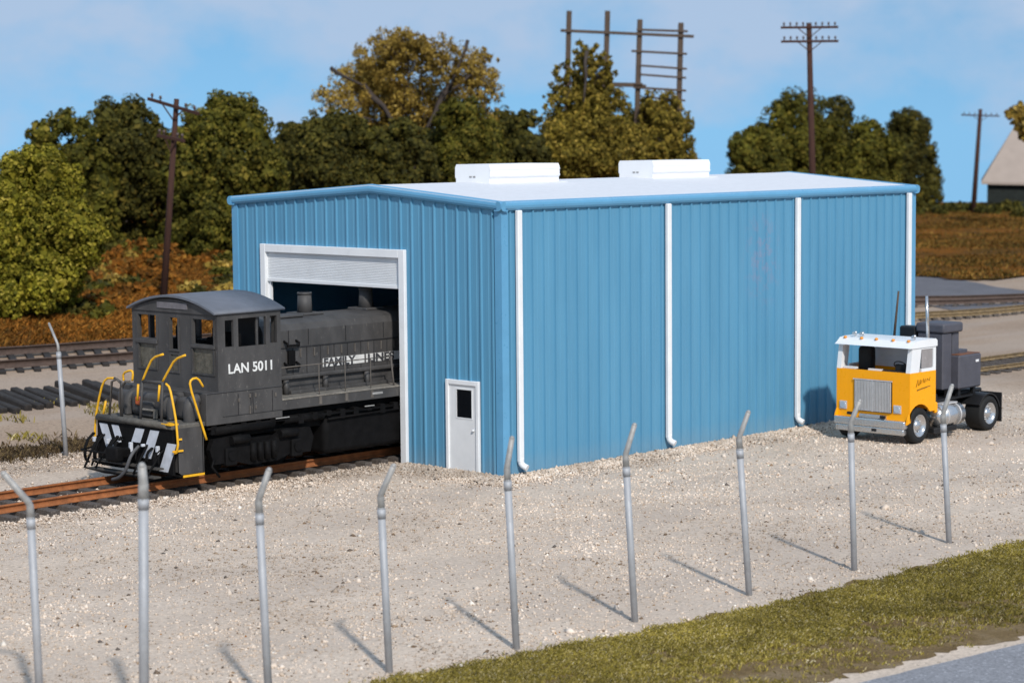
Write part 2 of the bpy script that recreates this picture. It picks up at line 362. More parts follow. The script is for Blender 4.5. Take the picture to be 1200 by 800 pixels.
def strip(name, A, B, m, off, n=160, jag=0., rows=10, kind='structure', fn=terr, seed=1):
    """sheet between two polylines A and B (lists of x,y) with ragged edges"""
    def samp(P):
        P = np.array(P, float); L = np.r_[0, np.cumsum(np.hypot(*np.diff(P, axis=0).T))]; t = np.linspace(0, L[-1], n)
        return np.stack([np.interp(t, L, P[:, 0]), np.interp(t, L, P[:, 1])], 1)
    a, b = samp(A), samp(B); r = np.random.default_rng(seed)
    def jg():
        q = r.normal(size=n); q2 = np.convolve(r.normal(size=n), np.ones(7)/3, 'same'); return (q*.35+q2)*jag
    nrm = (b-a)/np.linalg.norm(b-a, axis=1)[:, None]
    a = a+nrm*jg()[:, None]; b = b+nrm*jg()[:, None]
    t = np.linspace(0, 1, rows)[:, None, None]; P = a[None]*(1-t)+b[None]*t
    V = np.concatenate([P, (fn(P[..., 0], P[..., 1])+off)[..., None]], 2).reshape(-1, 3)
    i, j = np.meshgrid(np.arange(n-1), np.arange(rows-1)); k = (j*n+i).ravel()
    return tag(raw(name, V, np.stack([k, k+1, k+n+1, k+n], 1), m, smooth=True), kind=kind)

road_edge = [(-40, -14.0), (-18, -16.2), (-10.24, -16.95), (-6.5, -17.4), (5, -18.8), (40, -23)]
verge_in = [(-40, -12.6), (-20, -12.3)]+[onpl(a, b, 2, 0)[:2] for a, b in ((457, 797), (606, 770), (744, 744), (840, 724), (900, 712), (1000, 689), (1100, 663), (1200, 636))]+[(12, -14.9), (40, -18.5)]
strip('road', road_edge, [(x+4*(-.1), y-30) for x, y in road_edge], M['road'], .012, 200, .03, 8)
strip('verge', [(x, y+.05) for x, y in verge_in], [(x, y+.38) for x, y in road_edge], M['dirt'], .008, 600, .15, 10, seed=5)

# russet hillside behind the far track and on the right
_a, _b = G(0, 415.0), G(155, 404.5); _k = (_b[1]-_a[1])/(_b[0]-_a[0]); CE = (_a[1]-_k*_a[0], _k)
def cover_mask(x, y):
    n = vnoise(x, y, 2.3)*1.0
    left = (y > CE[0]+CE[1]*x+n*.25) & (y-.6*x > 8)
    d = (x-CP[0])*FH[0]+(y-CP[1])*FH[1]
    lat = x-1.06*y
    right = (d > 116+.0*x-n*1.5+(np.clip(35-lat, 0, 60))*.42) & (y-.6*x <= 12)
    return left | right
def cov(x, y): return terr(x, y)
sheet('hillside', np.arange(-40, 260, .6), np.arange(0, 240, .6), M['weeds'], .09, cov, cover_mask)

# far lot asphalt on the right, pale shoulders
ra = [G(1060, 352)[:2], G(1120, 351)[:2], G(1200, 346.5)[:2], G(1290, 342)[:2]]
rb = [G(1060, 319)[:2], G(1110, 324)[:2], G(1160, 335)[:2], G(1200, 341.5)[:2], G(1290, 341.5)[:2]]
strip('far_road', ra, rb, M['farroad'], .02, 60, .25, 6, seed=3)
ra2 = [G(1070, 365)[:2], G(1130, 365)[:2], G(1200, 362)[:2], G(1290, 357)[:2]]
strip('crossing_apron', [G(1086, 358)[:2], G(1200, 355)[:2], G(1290, 352)[:2]], [G(1118, 364.5)[:2], G(1200, 361.5)[:2], G(1290, 357.5)[:2]], M['farroad'], .02, 60, .15, 4, seed=4)

# ------------------------------------------------------------------ tracks
def poly_sample(P, step):
    P = np.array(P, float); L = np.r_[0, np.cumsum(np.hypot(*np.diff(P, axis=0).T))]
    t = np.arange(0, L[-1], step); return np.stack([np.interp(t, L, P[:, 0]), np.interp(t, L, P[:, 1])], 1)
def rail(path, zoff, m, parent, h=.17, w=.075):
    pts = poly_sample(path, 1.0); prof = [(-w, 0), (w, 0), (w, .02), (.012, .045), (.012, h-.045), (w*.55, h-.04), (w*.55, h), (-w*.55, h), (-w*.55, h-.04), (-.012, h-.045), (-.012, .045), (-w, .02)]
    V = []; k = len(prof)
    for i, p in enumerate(pts):
        t = pts[min(i+1, len(pts)-1)]-pts[max(i-1, 0)]; t = t/np.linalg.norm(t); nn = np.array([-t[1], t[0]]); z = float(terr(*p))+zoff
        for a, b in prof: V.append((p[0]+nn[0]*a, p[1]+nn[1]*a, z+b))
    F = [(i*k+j, i*k+(j+1) % k, (i+1)*k+(j+1) % k, (i+1)*k+j) for i in range(len(pts)-1) for j in range(k)]
    return raw('rail', V, F, m, parent)
def track(label, near, far, tm, rm, step=.52, ext=.55, zt=-.02, group=None, rn=None, h=.17, w=.075, maxt=95, skip=0.):
    c = [((a[0]+b[0])/2, (a[1]+b[1])/2) for a, b in zip(near, far)]
    t = thing('railway_track', (c[0][0], c[0][1], float(terr(*c[0]))), label, 'railway track', group)
    for pth in (near, far): rail(pth, zt+.12, rm, t, h, w)
    a, b = poly_sample(near, step), poly_sample(far, step); n = min(len(a), len(b), maxt); r = random.Random(3)
    for i in range(n):
        if r.random() < skip: continue
        p, q = a[i], b[i]; d = (q-p)/np.linalg.norm(q-p); sk = r.uniform(-.02, .02)
        p2 = p-d*(ext+r.uniform(-.07, .07)); q2 = q+d*(ext+r.uniform(-.07, .07))
        mb = MB(); mb.beam((p2[0]+sk, p2[1], float(terr(*p2))+zt+.04), (q2[0]-sk, q2[1], float(terr(*q2))+zt+.04), .22, .16, .015); mb.build('tie', tm, t)
    return t
# main track into the shed
n0 = [(-18, 3.55), (-13, 3.95), (-9, 4.12), (-4, 4.12), (6, 4.12)]; f0 = [(-18, 5.05), (-13, 5.42), (-9, 5.60), (-4, 5.60), (6, 5.60)]
t = track('rusty orange main track running under the grey locomotive into the blue shed', n0, f0, M['tie'], M['rust'], zt=-.0)
# its continuation beyond the shed
track('ochre rusted track beyond the shed behind the yellow truck', [(17, 4.1), (27, 3.4), (46, 2.1)], [(17, 5.7), (28.3, 5.2), (48, 4.4)], M['tie'], M['dryrail'], .6, .4, h=.14, w=.06, zt=-.05)
# far left track
L1 = [G(-60, 441), G(0, 435.5), G(155, 424.5), G(260, 417)]; L2 = [G(-60, 425), G(0, 419.5), G(155, 408.5), G(260, 402)]
track('brown weathered track along the foot of the russet slope at left', [p[:2] for p in L1], [p[:2] for p in L2], M['blacktie'], M['oldrail'], .62, .5, h=.26, w=.10)
# right far tracks
track('dark track crossing behind the shed beside the grey lot', [G(1040, 361)[:2], G(1120, 359)[:2], G(1290, 351.5)[:2]], [G(1040, 355)[:2], G(1120, 354)[:2], G(1290, 347)[:2]], M['tie'], M['oldrail'], .65, .3, h=.20, w=.08)
track('ochre track nearest the sandy ground right of the shed', [G(1040, 378)[:2], G(1120, 374)[:2], G(1200, 367)[:2], G(1290, 360)[:2]], [G(1040, 374)[:2], G(1120, 370)[:2], G(1200, 363.5)[:2], G(1290, 357)[:2]], M['tie'], M['dryrail'], .6, .3, h=.15, w=.07)
# row of loose ties without rails
rr = random.Random(5); proto = None
tn = [G(-45, 489), G(-8, 486), G(28, 483.5), G(60, 479.5), G(95, 474.5), G(140, 470)]
for i in range(17):
    u = -62+i*13.6+rr.uniform(-1.5, 1.5); vN = 486.5-.125*u*.98+rr.uniform(-1.5, 1.5)
    a = Vector(G(u, vN)); b = Vector(G(u-44+rr.uniform(-4, 4), vN-17.5+rr.uniform(-1, 1)))
    if (a-b).length > 5.2: b = a+(b-a).normalized()*5.2
    ln = (b-a).length; c = (a+b)/2
    if proto is None:
        mb = MB(); mb.box(c.x-ln/2, c.x+ln/2, c.y-.115, c.y+.115, c.z-.02, c.z+.17, .035); proto = mb.build('railway_tie', M['blacktie'], None, tuple(c)); o = proto; L0 = ln
        tag(o, 'black wooden tie lying in the railless row between the two left tracks', 'railway tie', 'loose ties laid in a row without rails')
    else: o = proto.copy(); COL.objects.link(o)
    o.location = c; d = b-a; o.rotation_euler = (0, -math.atan2(d.z, math.hypot(d.x, d.y)), math.atan2(d.y, d.x)); o.scale = (ln/L0, 1, rr.uniform(.9, 1.15))

# ---------------------------------------------------------------- the shed
W, L, H = 9.504, 16.469, 6.10; RY, RZ = W*.452, .352; PITCH = .3795
shed = thing('engine_shed', (L/2, W/2, 0), 'blue corrugated steel engine shed with white roof and open roll-up door', 'shed')
def ztop_g(y): return H+RZ*(y/RY if y < RY else (W-y)/(W-RY))
def corr(name, org, d, nrm, length, holes, top, mat):
    """corrugated sheet along direction d from org, outward normal nrm"""
    br = set([0, length]); offs = {}
    prof = []; s = 0.0
    k = 0
    pts = [(0., 0.)]
    x = .26
    while x < length-.1:
        pts += [(x-.034, 0.), (x-.022, .042), (x+.016, .042), (x+.030, 0.)]
        pts += [(x+.150, 0.), (x+.160, .006), (x+.205, .006), (x+.215, 0.)]
        x += PITCH
    pts = [p for p in pts if p[0] < length]; pts.append((length, 0.))
    S = np.array([p[0] for p in pts]); O = np.array([p[1] for p in pts])
    ex = [h[0] for h in holes]+[h[1] for h in holes]+([RY] if top else [])
    allS = np.unique(np.r_[S, ex]); off = np.interp(allS, S, O)
    V = []; F = []
    for layer in (0, 1):
        for a, b, oa, ob in zip(allS, allS[1:], off, off[1:]):
            if layer: oa = ob = -.10
            mid = (a+b)/2; spans = [(-.15, None)]
            for h in holes:
                if h[0] < mid < h[1]:
                    spans = [(h[3], None)] if h[2] <= 0 else [(-.15, h[2]), (h[3], None)]
            for z0, z1 in spans:
                za = z1 if z1 is not None else (top(a) if top else H); zb = z1 if z1 is not None else (top(b) if top else H)
                i = len(V)
                for s_, o_, z_ in ((a, oa, z0), (b, ob, z0), (b, ob, zb), (a, oa, za)):
                    V.append((org[0]+d[0]*s_+nrm[0]*o_, org[1]+d[1]*s_+nrm[1]*o_, z_))
                F.append((i, i+1, i+2, i+3))
    return raw(name, V, F, mat, shed)
DO = (3.26, 8.29, 0, 4.96); PD = (.80, 1.72, 0, 2.06)
corr('front_wall', (0, 0), (0, 1), (-1, 0), W, [DO, PD], ztop_g, M['blue'])
corr('side_wall', (0, 0), (1, 0), (0, -1), L, [], None, M['blue'])
corr('far_side_wall', (0, W), (1, 0), (0, 1), L, [], None, M['blue'])
corr('rear_wall', (L, 0), (0, 1), (1, 0), W, [], ztop_g, M['blue'])
# corner trims
for cx, cy in ((0, 0), (0, W), (L, 0), (L, W)):
    mb = MB(); sx = -1 if cx == 0 else 1; sy = -1 if cy == 0 else 1
    mb.prism([(cx+sx*.045, cy+sy*.045), (cx-sx*.17, cy+sy*.045), (cx-sx*.17, cy+sy*.02), (cx+sx*.02, cy+sy*.02), (cx+sx*.02, cy-sy*.17), (cx+sx*.045, cy-sy*.17)], 'z', -.1, H)
    mb.build('corner_trim', M['bluetrim'], shed)
# roof
OV = .13
def slab(y0, z0, y1, z1, nm):
    mb = MB(); mb.prism([(y0, z0+.06), (y1, z1+.06), (y1, z1+.17), (y0, z0+.17)], 'x', -OV+.03, L+OV-.03); return mb.build(nm, M['roofwhite'], shed)
zs = H-RZ*OV/RY
slab(-OV+.03, zs, RY, H+RZ, 'roof'); slab(RY+.002, H+RZ, W+OV-.03, H-RZ*OV/(W-RY), 'roof')
def sweepbox(a, b, side, prof):
    """prof: (out,up) polygon swept from a to b, out = side vector"""
    s = Vector(side); mb = MB(); a, b = Vector(a), Vector(b)
    A = [mb.b.verts.new(a+s*o+Vector((0, 0, u))) for o, u in prof]; B = [mb.b.verts.new(b+s*o+Vector((0, 0, u))) for o, u in prof]
    n = len(prof); mb.b.faces.new(A); mb.b.faces.new(B[::-1])
    for i in range(n):
        f = mb.b.faces.new((A[i], B[i], B[(i+1) % n], A[(i+1) % n])); f.smooth = False
    return mb
fp = [(-.10, -.03), (.03, -.03), (.085, -.01), (.115, .035), (.125, .09), (.115, .14), (.085, .175), (.03, .195), (-.02, .195), (-.02, .0), (-.10, 0)]
fp2 = [(o, u-.003) for o, u in fp]
sweepbox((-OV, 0, H-.0), (L+OV, 0, H), (0, -1, 0), fp).build('eave_gutter', M['bluetrim'], shed)
sweepbox((-OV, W, H-.0), (L+OV, W, H), (0, 1, 0), fp).build('eave_gutter', M['bluetrim'], shed)
for x, s in ((0, -1), (L, 1)):
    sweepbox((x, -.128, H-.004), (x, RY, H+RZ), (s, 0, 0), fp2).build('gable_fascia', M['bluetrim'], shed)
    sweepbox((x, RY, H+RZ), (x, W+.128, H-.004), (s, 0, 0), fp2).build('gable_fascia', M['bluetrim'], shed)
# shadow-gap closure strip below fascia
# roll-up door with frame
fr = MB(); X0, X1 = -.085, .10
fr.box(X0, X1, 3.13, 3.33, -.1, 5.11, .012); fr.box(X0, X1, 8.22, 8.42, -.1, 5.11, .012); fr.box(X0+.003, X1-.003, 3.33, 8.22, 4.91, 5.107, .010)
fr.build('door_frame', M['white'], shed)
dr = MB(); dr.box(.02, .06, 3.335, 8.215, 4.24, 4.905)
for i in range(16): dr.box(.010, .023, 3.325, 8.225, 4.275+i*.039, 4.275+i*.039+.030, .005)
dr.box(-.015, .07, 3.332, 8.218, 4.17, 4.26, .01)
rd = dr.build('roll_up_door', M['doorwhite'], shed)
gd = MB(); gd.box(.04, .10, 3.325, 3.40, -.05, 4.92); gd.box(.04, .10, 8.15, 8.225, -.05, 4.92); gd.build('guide_rail', M['white'], rd)
# personnel door
pf = MB(); pf.box(-.075, .06, .715, .81, -.1, 2.16, .01); pf.box(-.075, .06, 1.70, 1.795, -.1, 2.16, .01); pf.box(-.072, .06, .81, 1.70, 2.05, 2.157, .008)
pf.build('personnel_door_frame', M['white'], shed)
pdm = MB()
for a in ((.815, .965, -.1, 2.045), (1.46, 1.695, -.1, 2.045), (.965, 1.46, -.1, 1.29), (.965, 1.46, 1.94, 2.045)): pdm.box(-.035, .02, *a)
pdm.box(-.044, -.03, .94, 1.485, 1.265, 1.29); pdm.box(-.044, -.03, .94, 1.485, 1.94, 1.965); pdm.box(-.044, -.03, .94, .965, 1.29, 1.94); pdm.box(-.044, -.03, 1.46, 1.485, 1.29, 1.94)
pd = pdm.build('personnel_door', M['doorwhite'], shed)
g = MB(); g.box(-.022, -.010, .96, 1.465, 1.285, 1.945); g.build('window_pane', M['dark'], pd)
g = MB(); g.ball((-.065, .90, 1.02), .032); g.cyl((-.06, .90, 1.02), (-.03, .90, 1.02), .014); g.build('door_knob', M['doorwhite'], pd)
# downspouts
for i, x in enumerate((.47, 5.74, 10.99, L-.36)):
    zb = .22 if i < 3 else .3
    mb = MB(); mb.box(x-.075, x+.075, -.155, -.045, zb+.1, H-.02, .02)
    mb.tube([(x, -.10, zb+.2), (x, -.105, zb+.08), (x+.02, -.16, zb+.02), (x+.05, -.26, zb-.02)], .075, 10, 1)
    mb.build('downspout', M['white'], shed)
# ridge ventilators
for x0, x1 in ((3.42, 5.95), (9.65, 12.05)):
    yc = RY+.02; zb = H+RZ+.10; w2 = .62
    mb = MB()
    mb.prism([(yc-w2*.95, zb), (yc+w2*.95, zb), (yc+w2*.95, zb+.14), (yc+w2, zb+.18), (yc+w2, zb+.42), (yc+w2*.93, zb+.50), (yc-w2*.93, zb+.50), (yc-w2, zb+.42), (yc-w2, zb+.18), (yc-w2*.95, zb+.14)], 'x', x0, x1)
    v = mb.build('roof_vent', M['ventwhite'], shed)
    mb = MB()
    for z in (.20, .36): mb.box(x0-.012, x1+.012, yc-w2-.012, yc-w2+.01, zb+z, zb+z+.018)
    mb.build('louvre_bead', M['ventwhite'], v)
    mb = MB(); mb.box(x0-.16, x1+.16, yc-w2-.14, yc+w2+.14, zb-.08, zb+.035, .01); mb.build('flashing', M['roofwhite'], v)
    mb = MB(); mb.box(x0-.01, x0+.01, yc-.10, yc-.02, zb+.17, zb+.21); mb.box(x0-.01, x0+.01, yc+.03, yc+.11, zb+.17, zb+.21); mb.build('latch', M['galvarm'], v)
# concrete floor inside
mb = MB(); mb.box(.12, L-.12, .12, 3.3, -.1, .05); mb.box(.12, L-.12, 6.4, W-.12, -.1, .05); mb.build('floor_slab', M['farroad'], shed)

# ------------------------------------------------------------ locomotive
YC = 4.9; YN, YF = 3.35, 6.45
loco = thing('locomotive', (-1.0, YC, .29), 'weathered dark grey switcher locomotive with yellow handrails, half inside the blue shed', 'locomotive')
def panel(axis, pos, th, u0, u1, z0, z1, holes):
    """wall with rectangular holes; axis 'x' means plane x=pos spanning y, 'y' means plane y=pos spanning x"""
    mb = MB(); us = sorted({u0, u1, *[h[0] for h in holes], *[h[1] for h in holes]}); zs_ = sorted({z0, z1, *[h[2] for h in holes], *[h[3] for h in holes]})
    vid = {}
    def solid(i, j):
        if i < 0 or j < 0 or i >= len(us)-1 or j >= len(zs_)-1: return False
        u, z = (us[i]+us[i+1])/2, (zs_[j]+zs_[j+1])/2
        return not any(h[0] < u < h[1] and h[2] < z < h[3] for h in holes)
    def v(i, j, s):
        k = (i, j, s)
        if k not in vid:
            t = pos+(th if s else 0); vid[k] = mb.b.verts.new((t, us[i], zs_[j]) if axis == 'x' else (us[i], t, zs_[j]))
        return vid[k]
    for i in range(len(us)-1):
        for j in range(len(zs_)-1):
            if not solid(i, j): continue
            for s in (0, 1): mb.b.faces.new((v(i, j, s), v(i+1, j, s), v(i+1, j+1, s), v(i, j+1, s)))
            if not solid(i-1, j): mb.b.faces.new((v(i, j, 0), v(i, j+1, 0), v(i, j+1, 1), v(i, j, 1)))
            if not solid(i+1, j): mb.b.faces.new((v(i+1, j, 0), v(i+1, j+1, 0), v(i+1, j+1, 1), v(i+1, j, 1)))
            if not solid(i, j-1): mb.b.faces.new((v(i, j, 0), v(i+1, j, 0), v(i+1, j, 1), v(i, j, 1)))
            if not solid(i, j+1): mb.b.faces.new((v(i, j+1, 0), v(i+1, j+1, 0), v(i+1, j+1, 1), v(i, j+1, 1)))
    return mb
fh = [(5.53, 6.23, 3.27, 3.80), (4.74, 5.04, 3.07, 3.78), (3.47, 4.22, 3.24, 3.79), (5.55, 6.2, 2.60, 3.13), (3.49, 4.22, 2.60, 3.13), (4.74, 5.04, 2.58, 2.95)]
cab = panel('x', -5.5, .07, YN, YF, 2.2, 3.92, fh).build('cab', M['locogrey'], loco)
sh_ = [(-5.29, -5.05, 3.19, 3.78), (-4.92, -4.13, 3.17, 3.80), (-4.01, -3.81, 3.19, 3.80)]
panel('y', YN-.001, .07, -5.43, -3.7, 2.2, 3.92, sh_).build('cab_side', M['locogrey'], cab)
panel('y', YF-.07+.001, .07, -5.43, -3.7, 2.2, 3.92, sh_).build('cab_side', M['locogrey'], cab)
panel('x', -3.77, .07, YN+.07, YF-.07, 2.2, 3.92, [(5.7, 6.2, 3.1, 3.75), (3.6, 4.1, 3.1, 3.75)]).build('cab_rear', M['locogrey'], cab)
for h in fh:                                     # window rims
    mb = MB()
    for a in ((h[0]-.04, h[1]+.04, h[2]-.04, h[2]), (h[0]-.04, h[0], h[2], h[3]), (h[1], h[1]+.04, h[2], h[3])): mb.box(-5.525, -5.50, *a)
    mb.build('window_rim', M['locogrey'], cab)
for a in ((3.42, 4.26, 3.15, 3.22), (5.5, 6.28, 3.15, 3.24)): mb = MB(); mb.box(-5.545, -5.50, *a, .01); mb.build('window_sill', M['locogrey'], cab)
mb = MB()
for h in (fh[3], fh[4], fh[5]): mb = MB(); mb.box(-5.47, -5.46, h[0]-.02, h[1]+.02, h[2]-.02, h[3]+.02); mb.build('window_pane', M['smoke'], cab, label='grimy lower cab window pane')
mb = MB(); mb.box(-5.1, -4.9, 3.9, 4.3, 2.25, 3.35, .04); mb.box(-4.6, -4.1, 4.9, 5.5, 2.25, 3.2, .05); mb.box(-4.75, -4.6, 3.6, 4.1, 2.3, 3.45, .04); mb.box(-4.5, -4.3, 5.7, 6.2, 2.3, 3.5, .05); mb.build('seat', M['locoblack'], cab)
mb = MB(); mb.box(-4.9, -4.86, 3.42, 3.46, 3.16, 3.8); mb.box(-4.35, -4.3, 3.42, 3.46, 3.16, 3.8); mb.build('sash', M['locogrey'], cab)
# arched roof
def arc(hw, z0, rise, n=18): return [(YC-hw+2*hw*i/n, z0+rise*(1-((2*i/n)-1)**2)) for i in range(n+1)]
a1 = arc(1.60, 3.915, .33); a2 = arc(1.60, 3.96, .335)
mb = MB(); mb.prism(a1+a2[::-1], 'x', -5.62, -3.60)
rf = mb.build('cab_roof', M['locoroof'], cab)
for f in rf.data.polygons:
    if abs(f.normal.x) < .5: f.use_smooth = True
mb = MB(); a3 = arc(1.55, 3.90, .29); mb.prism(a3, 'x', -5.53, -5.44); mb.build('cab_end', M['locogrey'], cab)
mb = MB(); mb.prism(a3, 'x', -3.76, -3.70); mb.build('cab_end', M['locogrey'], cab)
mb = MB(); mb.box(-5.55, -5.53, 4.35, 5.45, 3.98, 4.12, .005); mb.build('number_board', paint('faded number board', (.15, .14, .15), .6, 0, .2, (.5, .48, .45), .66, 8), cab)
text('lettering', 'LAN 5011', .30, M['letter'], loco, (-5.23, YN-.004, 2.60), (1, 0, -.0), (0, 0, 1), 1.04, .003, .006)
# lower cabinet below cab
mb = MB(); mb.box(-5.86, -3.7, YN-.02, YF+.02, 1.50, 2.215, .012); base = mb.build('cab_base', M['locogrey'], loco)
mb = MB(); mb.box(-5.40, -3.72, YN-.032, YN-.02, 1.66, 1.668); mb.box(-5.84, -3.72, YN-.03, YN-.02, 2.19, 2.205)
for x in (-4.98, -4.62, -4.56, -4.0): mb.box(x, x+.012, YN-.032, YN-.02, 1.67, 2.13)
mb.build('panel_seam', M['seam'], base)
mb = MB()
for x, z in ((-4.98, 1.95), (-4.66, 1.75), (-4.66, 2.02), (-4.50, 1.75), (-4.50, 2.02), (-3.92, 1.98), (-4.66, 1.66)): mb.box(x, x+.035, YN-.045, YN-.02, z, z+.09, .006)
mb.build('hinge', M['rustdust'], base)
YE = 6.2
M['enddeck'] = paint('grimy end deck', (.095, .088, .078), .85, 0, .35, (.20, .18, .15), .58, 5, .3)
# nose equipment and step wells
mb = MB(); mb.box(-6.28, -5.86, 4.25, 5.55, 1.62, 2.16, .12, seg=3); mb.box(-6.36, -6.2, 4.62, 5.1, 1.62, 1.98, .05, seg=2); mb.box(-6.1, -5.86, 3.5, 4.3, 1.62, 2.12, .10, seg=3); mb.box(-6.1, -5.86, 5.5, 6.3, 1.62, 2.12, .10, seg=3)
mb.tube([(-6.05, 3.62, 1.3), (-6.15, 3.62, 1.85), (-6.05, 3.62, 2.05), (-5.88, 3.62, 2.08)], .13, 10, 2)
mb.tube([(-6.2, 4.15, 1.62), (-6.22, 4.15, 1.95), (-6.1, 4.15, 2.1), (-5.9, 4.15, 2.12)], .10, 10, 2)
mb.tube([(-6.2, 5.7, 1.62), (-6.22, 5.7, 1.95), (-6.1, 5.7, 2.1), (-5.9, 5.7, 2.12)], .10, 10, 2)
mb.build('equipment_box', M['locogrey'], loco)
mb = MB(); mb.box(-6.33, -6.27, 5.05, 5.3, 1.86, 2.06, .03); mb.build('marker_lamp', M['orange'], loco)
mb = MB(); mb.box(-6.42, -6.28, 4.55, 4.95, 1.78, 1.82, .01); mb.box(-6.38, -6.3, 4.5, 4.56, 1.62, 1.82); mb.build('step_bracket', M['locodeck'], loco)
mb = MB(); mb.box(-6.78, -5.86, YN+.02, YE, 1.50, 1.60, .02); mb.cyl((-6.76, 3.55, 1.58), (-6.76, YE-.1, 1.58), .07, n=12); mb.build('end_deck', M['enddeck'], loco)
for s, y0, y1 in ((1, YN+.02, YN+.72), (-1, YE-.72, YE)):
    ys = YN+.015 if s > 0 else YE-.04
    mb = MB(); mb.prism([(-6.62, .56), (-6.50, .47), (-5.95, .47), (-5.95, 1.52), (-6.62, 1.52)], 'y', ys, ys+.04)
    mb.box(-5.97, -5.93, min(ys, ys), max(y0, y1), .47, 1.5); mb.box(-6.62, -6.58, y0, y1, .56, 1.5)
    w = mb.build('step_well', M['locogrey'], loco)
    mb = MB(); mb.box(-6.62, -5.93, y0-.03, y1, .46, .50, .005); mb.box(-6.62, -5.95, y0+.1, y1, .80, .83); mb.box(-6.62, -5.95, y0+.15, y1, 1.14, 1.17); mb.build('step', M['locoblack'], w)
    mb = MB(); mb.box(-6.53, -5.95, (y0-.045) if s > 0 else y1, (y0-.02) if s > 0 else y1+.025, .445, .495); mb.build('step_edge', M['yellow'], w)
mb = MB(); mb.box(-6.80, -6.52, YN-.03, YN+.0, 1.02, 1.06); mb.box(-6.64, -6.55, YN-.03, YN+.0, 1.27, 1.31); mb.box(-6.82, -6.6, YN+.02, YN+.35, 1.60, 1.635); mb.build('yellow_step_lip', M['yellow'], loco)
# pilot plate with chevrons
mb = MB(); mb.box(-6.74, -6.68, YN+.05, YE-.03, .50, 1.50, .01); pil = mb.build('pilot', M['locoblack'], loco)
def stripe(y0, sgn, z0=.52, z1=1.46, w=.26, sl=.62, xo=-6.745):
    pts = [(y0, z1), (y0+w, z1), (y0+w+sgn*sl, z0), (y0+sgn*sl, z0)]; mb = MB(); mb.prism(pts, 'x', xo, xo+.006); mb.build('chevron_stripe', M['chev'], pil)
stripe(5.78, -1, .88, 1.44, .30, .26); stripe(5.36, -1, 1.14, 1.44, .26, .14)
for y0, z0, z1, sl in ((4.55, 1.12, 1.44, .17), (4.02, .80, 1.44, .32), (3.42, .56, 1.20, .32)):
    mb = MB(); mb.prism([(y0-.15, z1), (y0+.17, z1), (y0+.17+sl, z0), (y0-.15+sl, z0)], 'x', -6.747, -6.741); mb.build('chevron_stripe', M['chev'], pil)
mb = MB()                                        # coupler and front rigging
mb.box(-7.15, -6.74, 4.78, 5.02, .78, 1.0, .03); mb.box(-7.30, -7.08, 4.70, 5.12, .72, 1.05, .05, seg=2)
mb.build('coupler', M['locoblack'], loco)
mb = MB()
for z, x in ((.44, -6.98), (.62, -6.90)): mb.box(x-.10, x+.10, 3.65, 6.05, z, z+.04, .008)
mb.build('footboard', paint('grimy footboard', (.055, .05, .045), .8, 0, .4), loco)
mb = MB()
mb.tube([(-6.75, 6.12, 1.15), (-7.05, 6.25, .45), (-7.06, 5.5, .42), (-7.06, 3.9, .45)], .03)
mb.tube([(-6.75, 5.95, 1.2), (-7.0, 6.05, .5)], .025); mb.tube([(-6.75, 5.6, 1.1), (-7.15, 5.7, .5)], .025); mb.tube([(-6.75, 4.3, 1.1), (-7.15, 4.3, .5)], .025); mb.tube([(-6.75, 3.8, 1.0), (-7.15, 3.8, .5)], .025)
mb.tube([(-6.75, 6.2, .9), (-7.1, 6.3, .85), (-7.1, 5.2, .85), (-6.75, 5.1, .95)], .022)
r5 = random.Random(8)
for k in range(9):
    y = 5.1+r5.uniform(0, 1.2); mb.tube([(-6.75, y, 1.2), (-6.95, y+.05, 1.0), (-7.0, y+.03, .62), (-6.9, y, .55)], .022, 6, 1)
for k in range(7):
    y = 3.6+r5.uniform(0, 1.1); mb.tube([(-6.75, y, 1.05), (-6.9, y, .95), (-6.92, y, .75)], .02, 6, 1)
mb.build('grab_iron', M['locoblack'], loco)
mb = MB()
for k in range(6):
    y = 3.9+k*.45+r5.uniform(-.1, .1); mb.box(-6.86, -6.78, y, y+.07, .98+r5.uniform(-.1, .1), 1.12, .01)
mb.build('hose_fitting', M['chev'], loco)
mb = MB(); mb.tube([(-6.8, 4.55, 1.05), (-7.05, 4.5, .9), (-7.12, 4.6, .55), (-7.12, 4.85, .36), (-7.05, 5.2, .28)], .038, 10, 2); mb.build('air_hose', paint('grey rubber hose', (.09, .09, .095), .6), loco)
# sill and running board
mb = MB(); mb.box(-3.7, 6.2, YN, YF, 1.64, 1.86, .01); sill = mb.build('sill', M['locogrey'], loco)
mb = MB(); mb.box(-3.69, 6.2, YN-.01, YF+.01, 1.862, 1.90, .008); mb.build('running_board', M['locodeck'], loco)
for a in ((-.95, -.62, YN-.02, YN-.002, 1.745, 1.80), (-3.9, -3.5, YN-.03, YN, 1.465, 1.49), (-1.2, -.9, YN-.03, YN, 1.485, 1.51)): mb = MB(); mb.box(*a, .006); mb.build('sill_plate', M['galvarm'], sill)
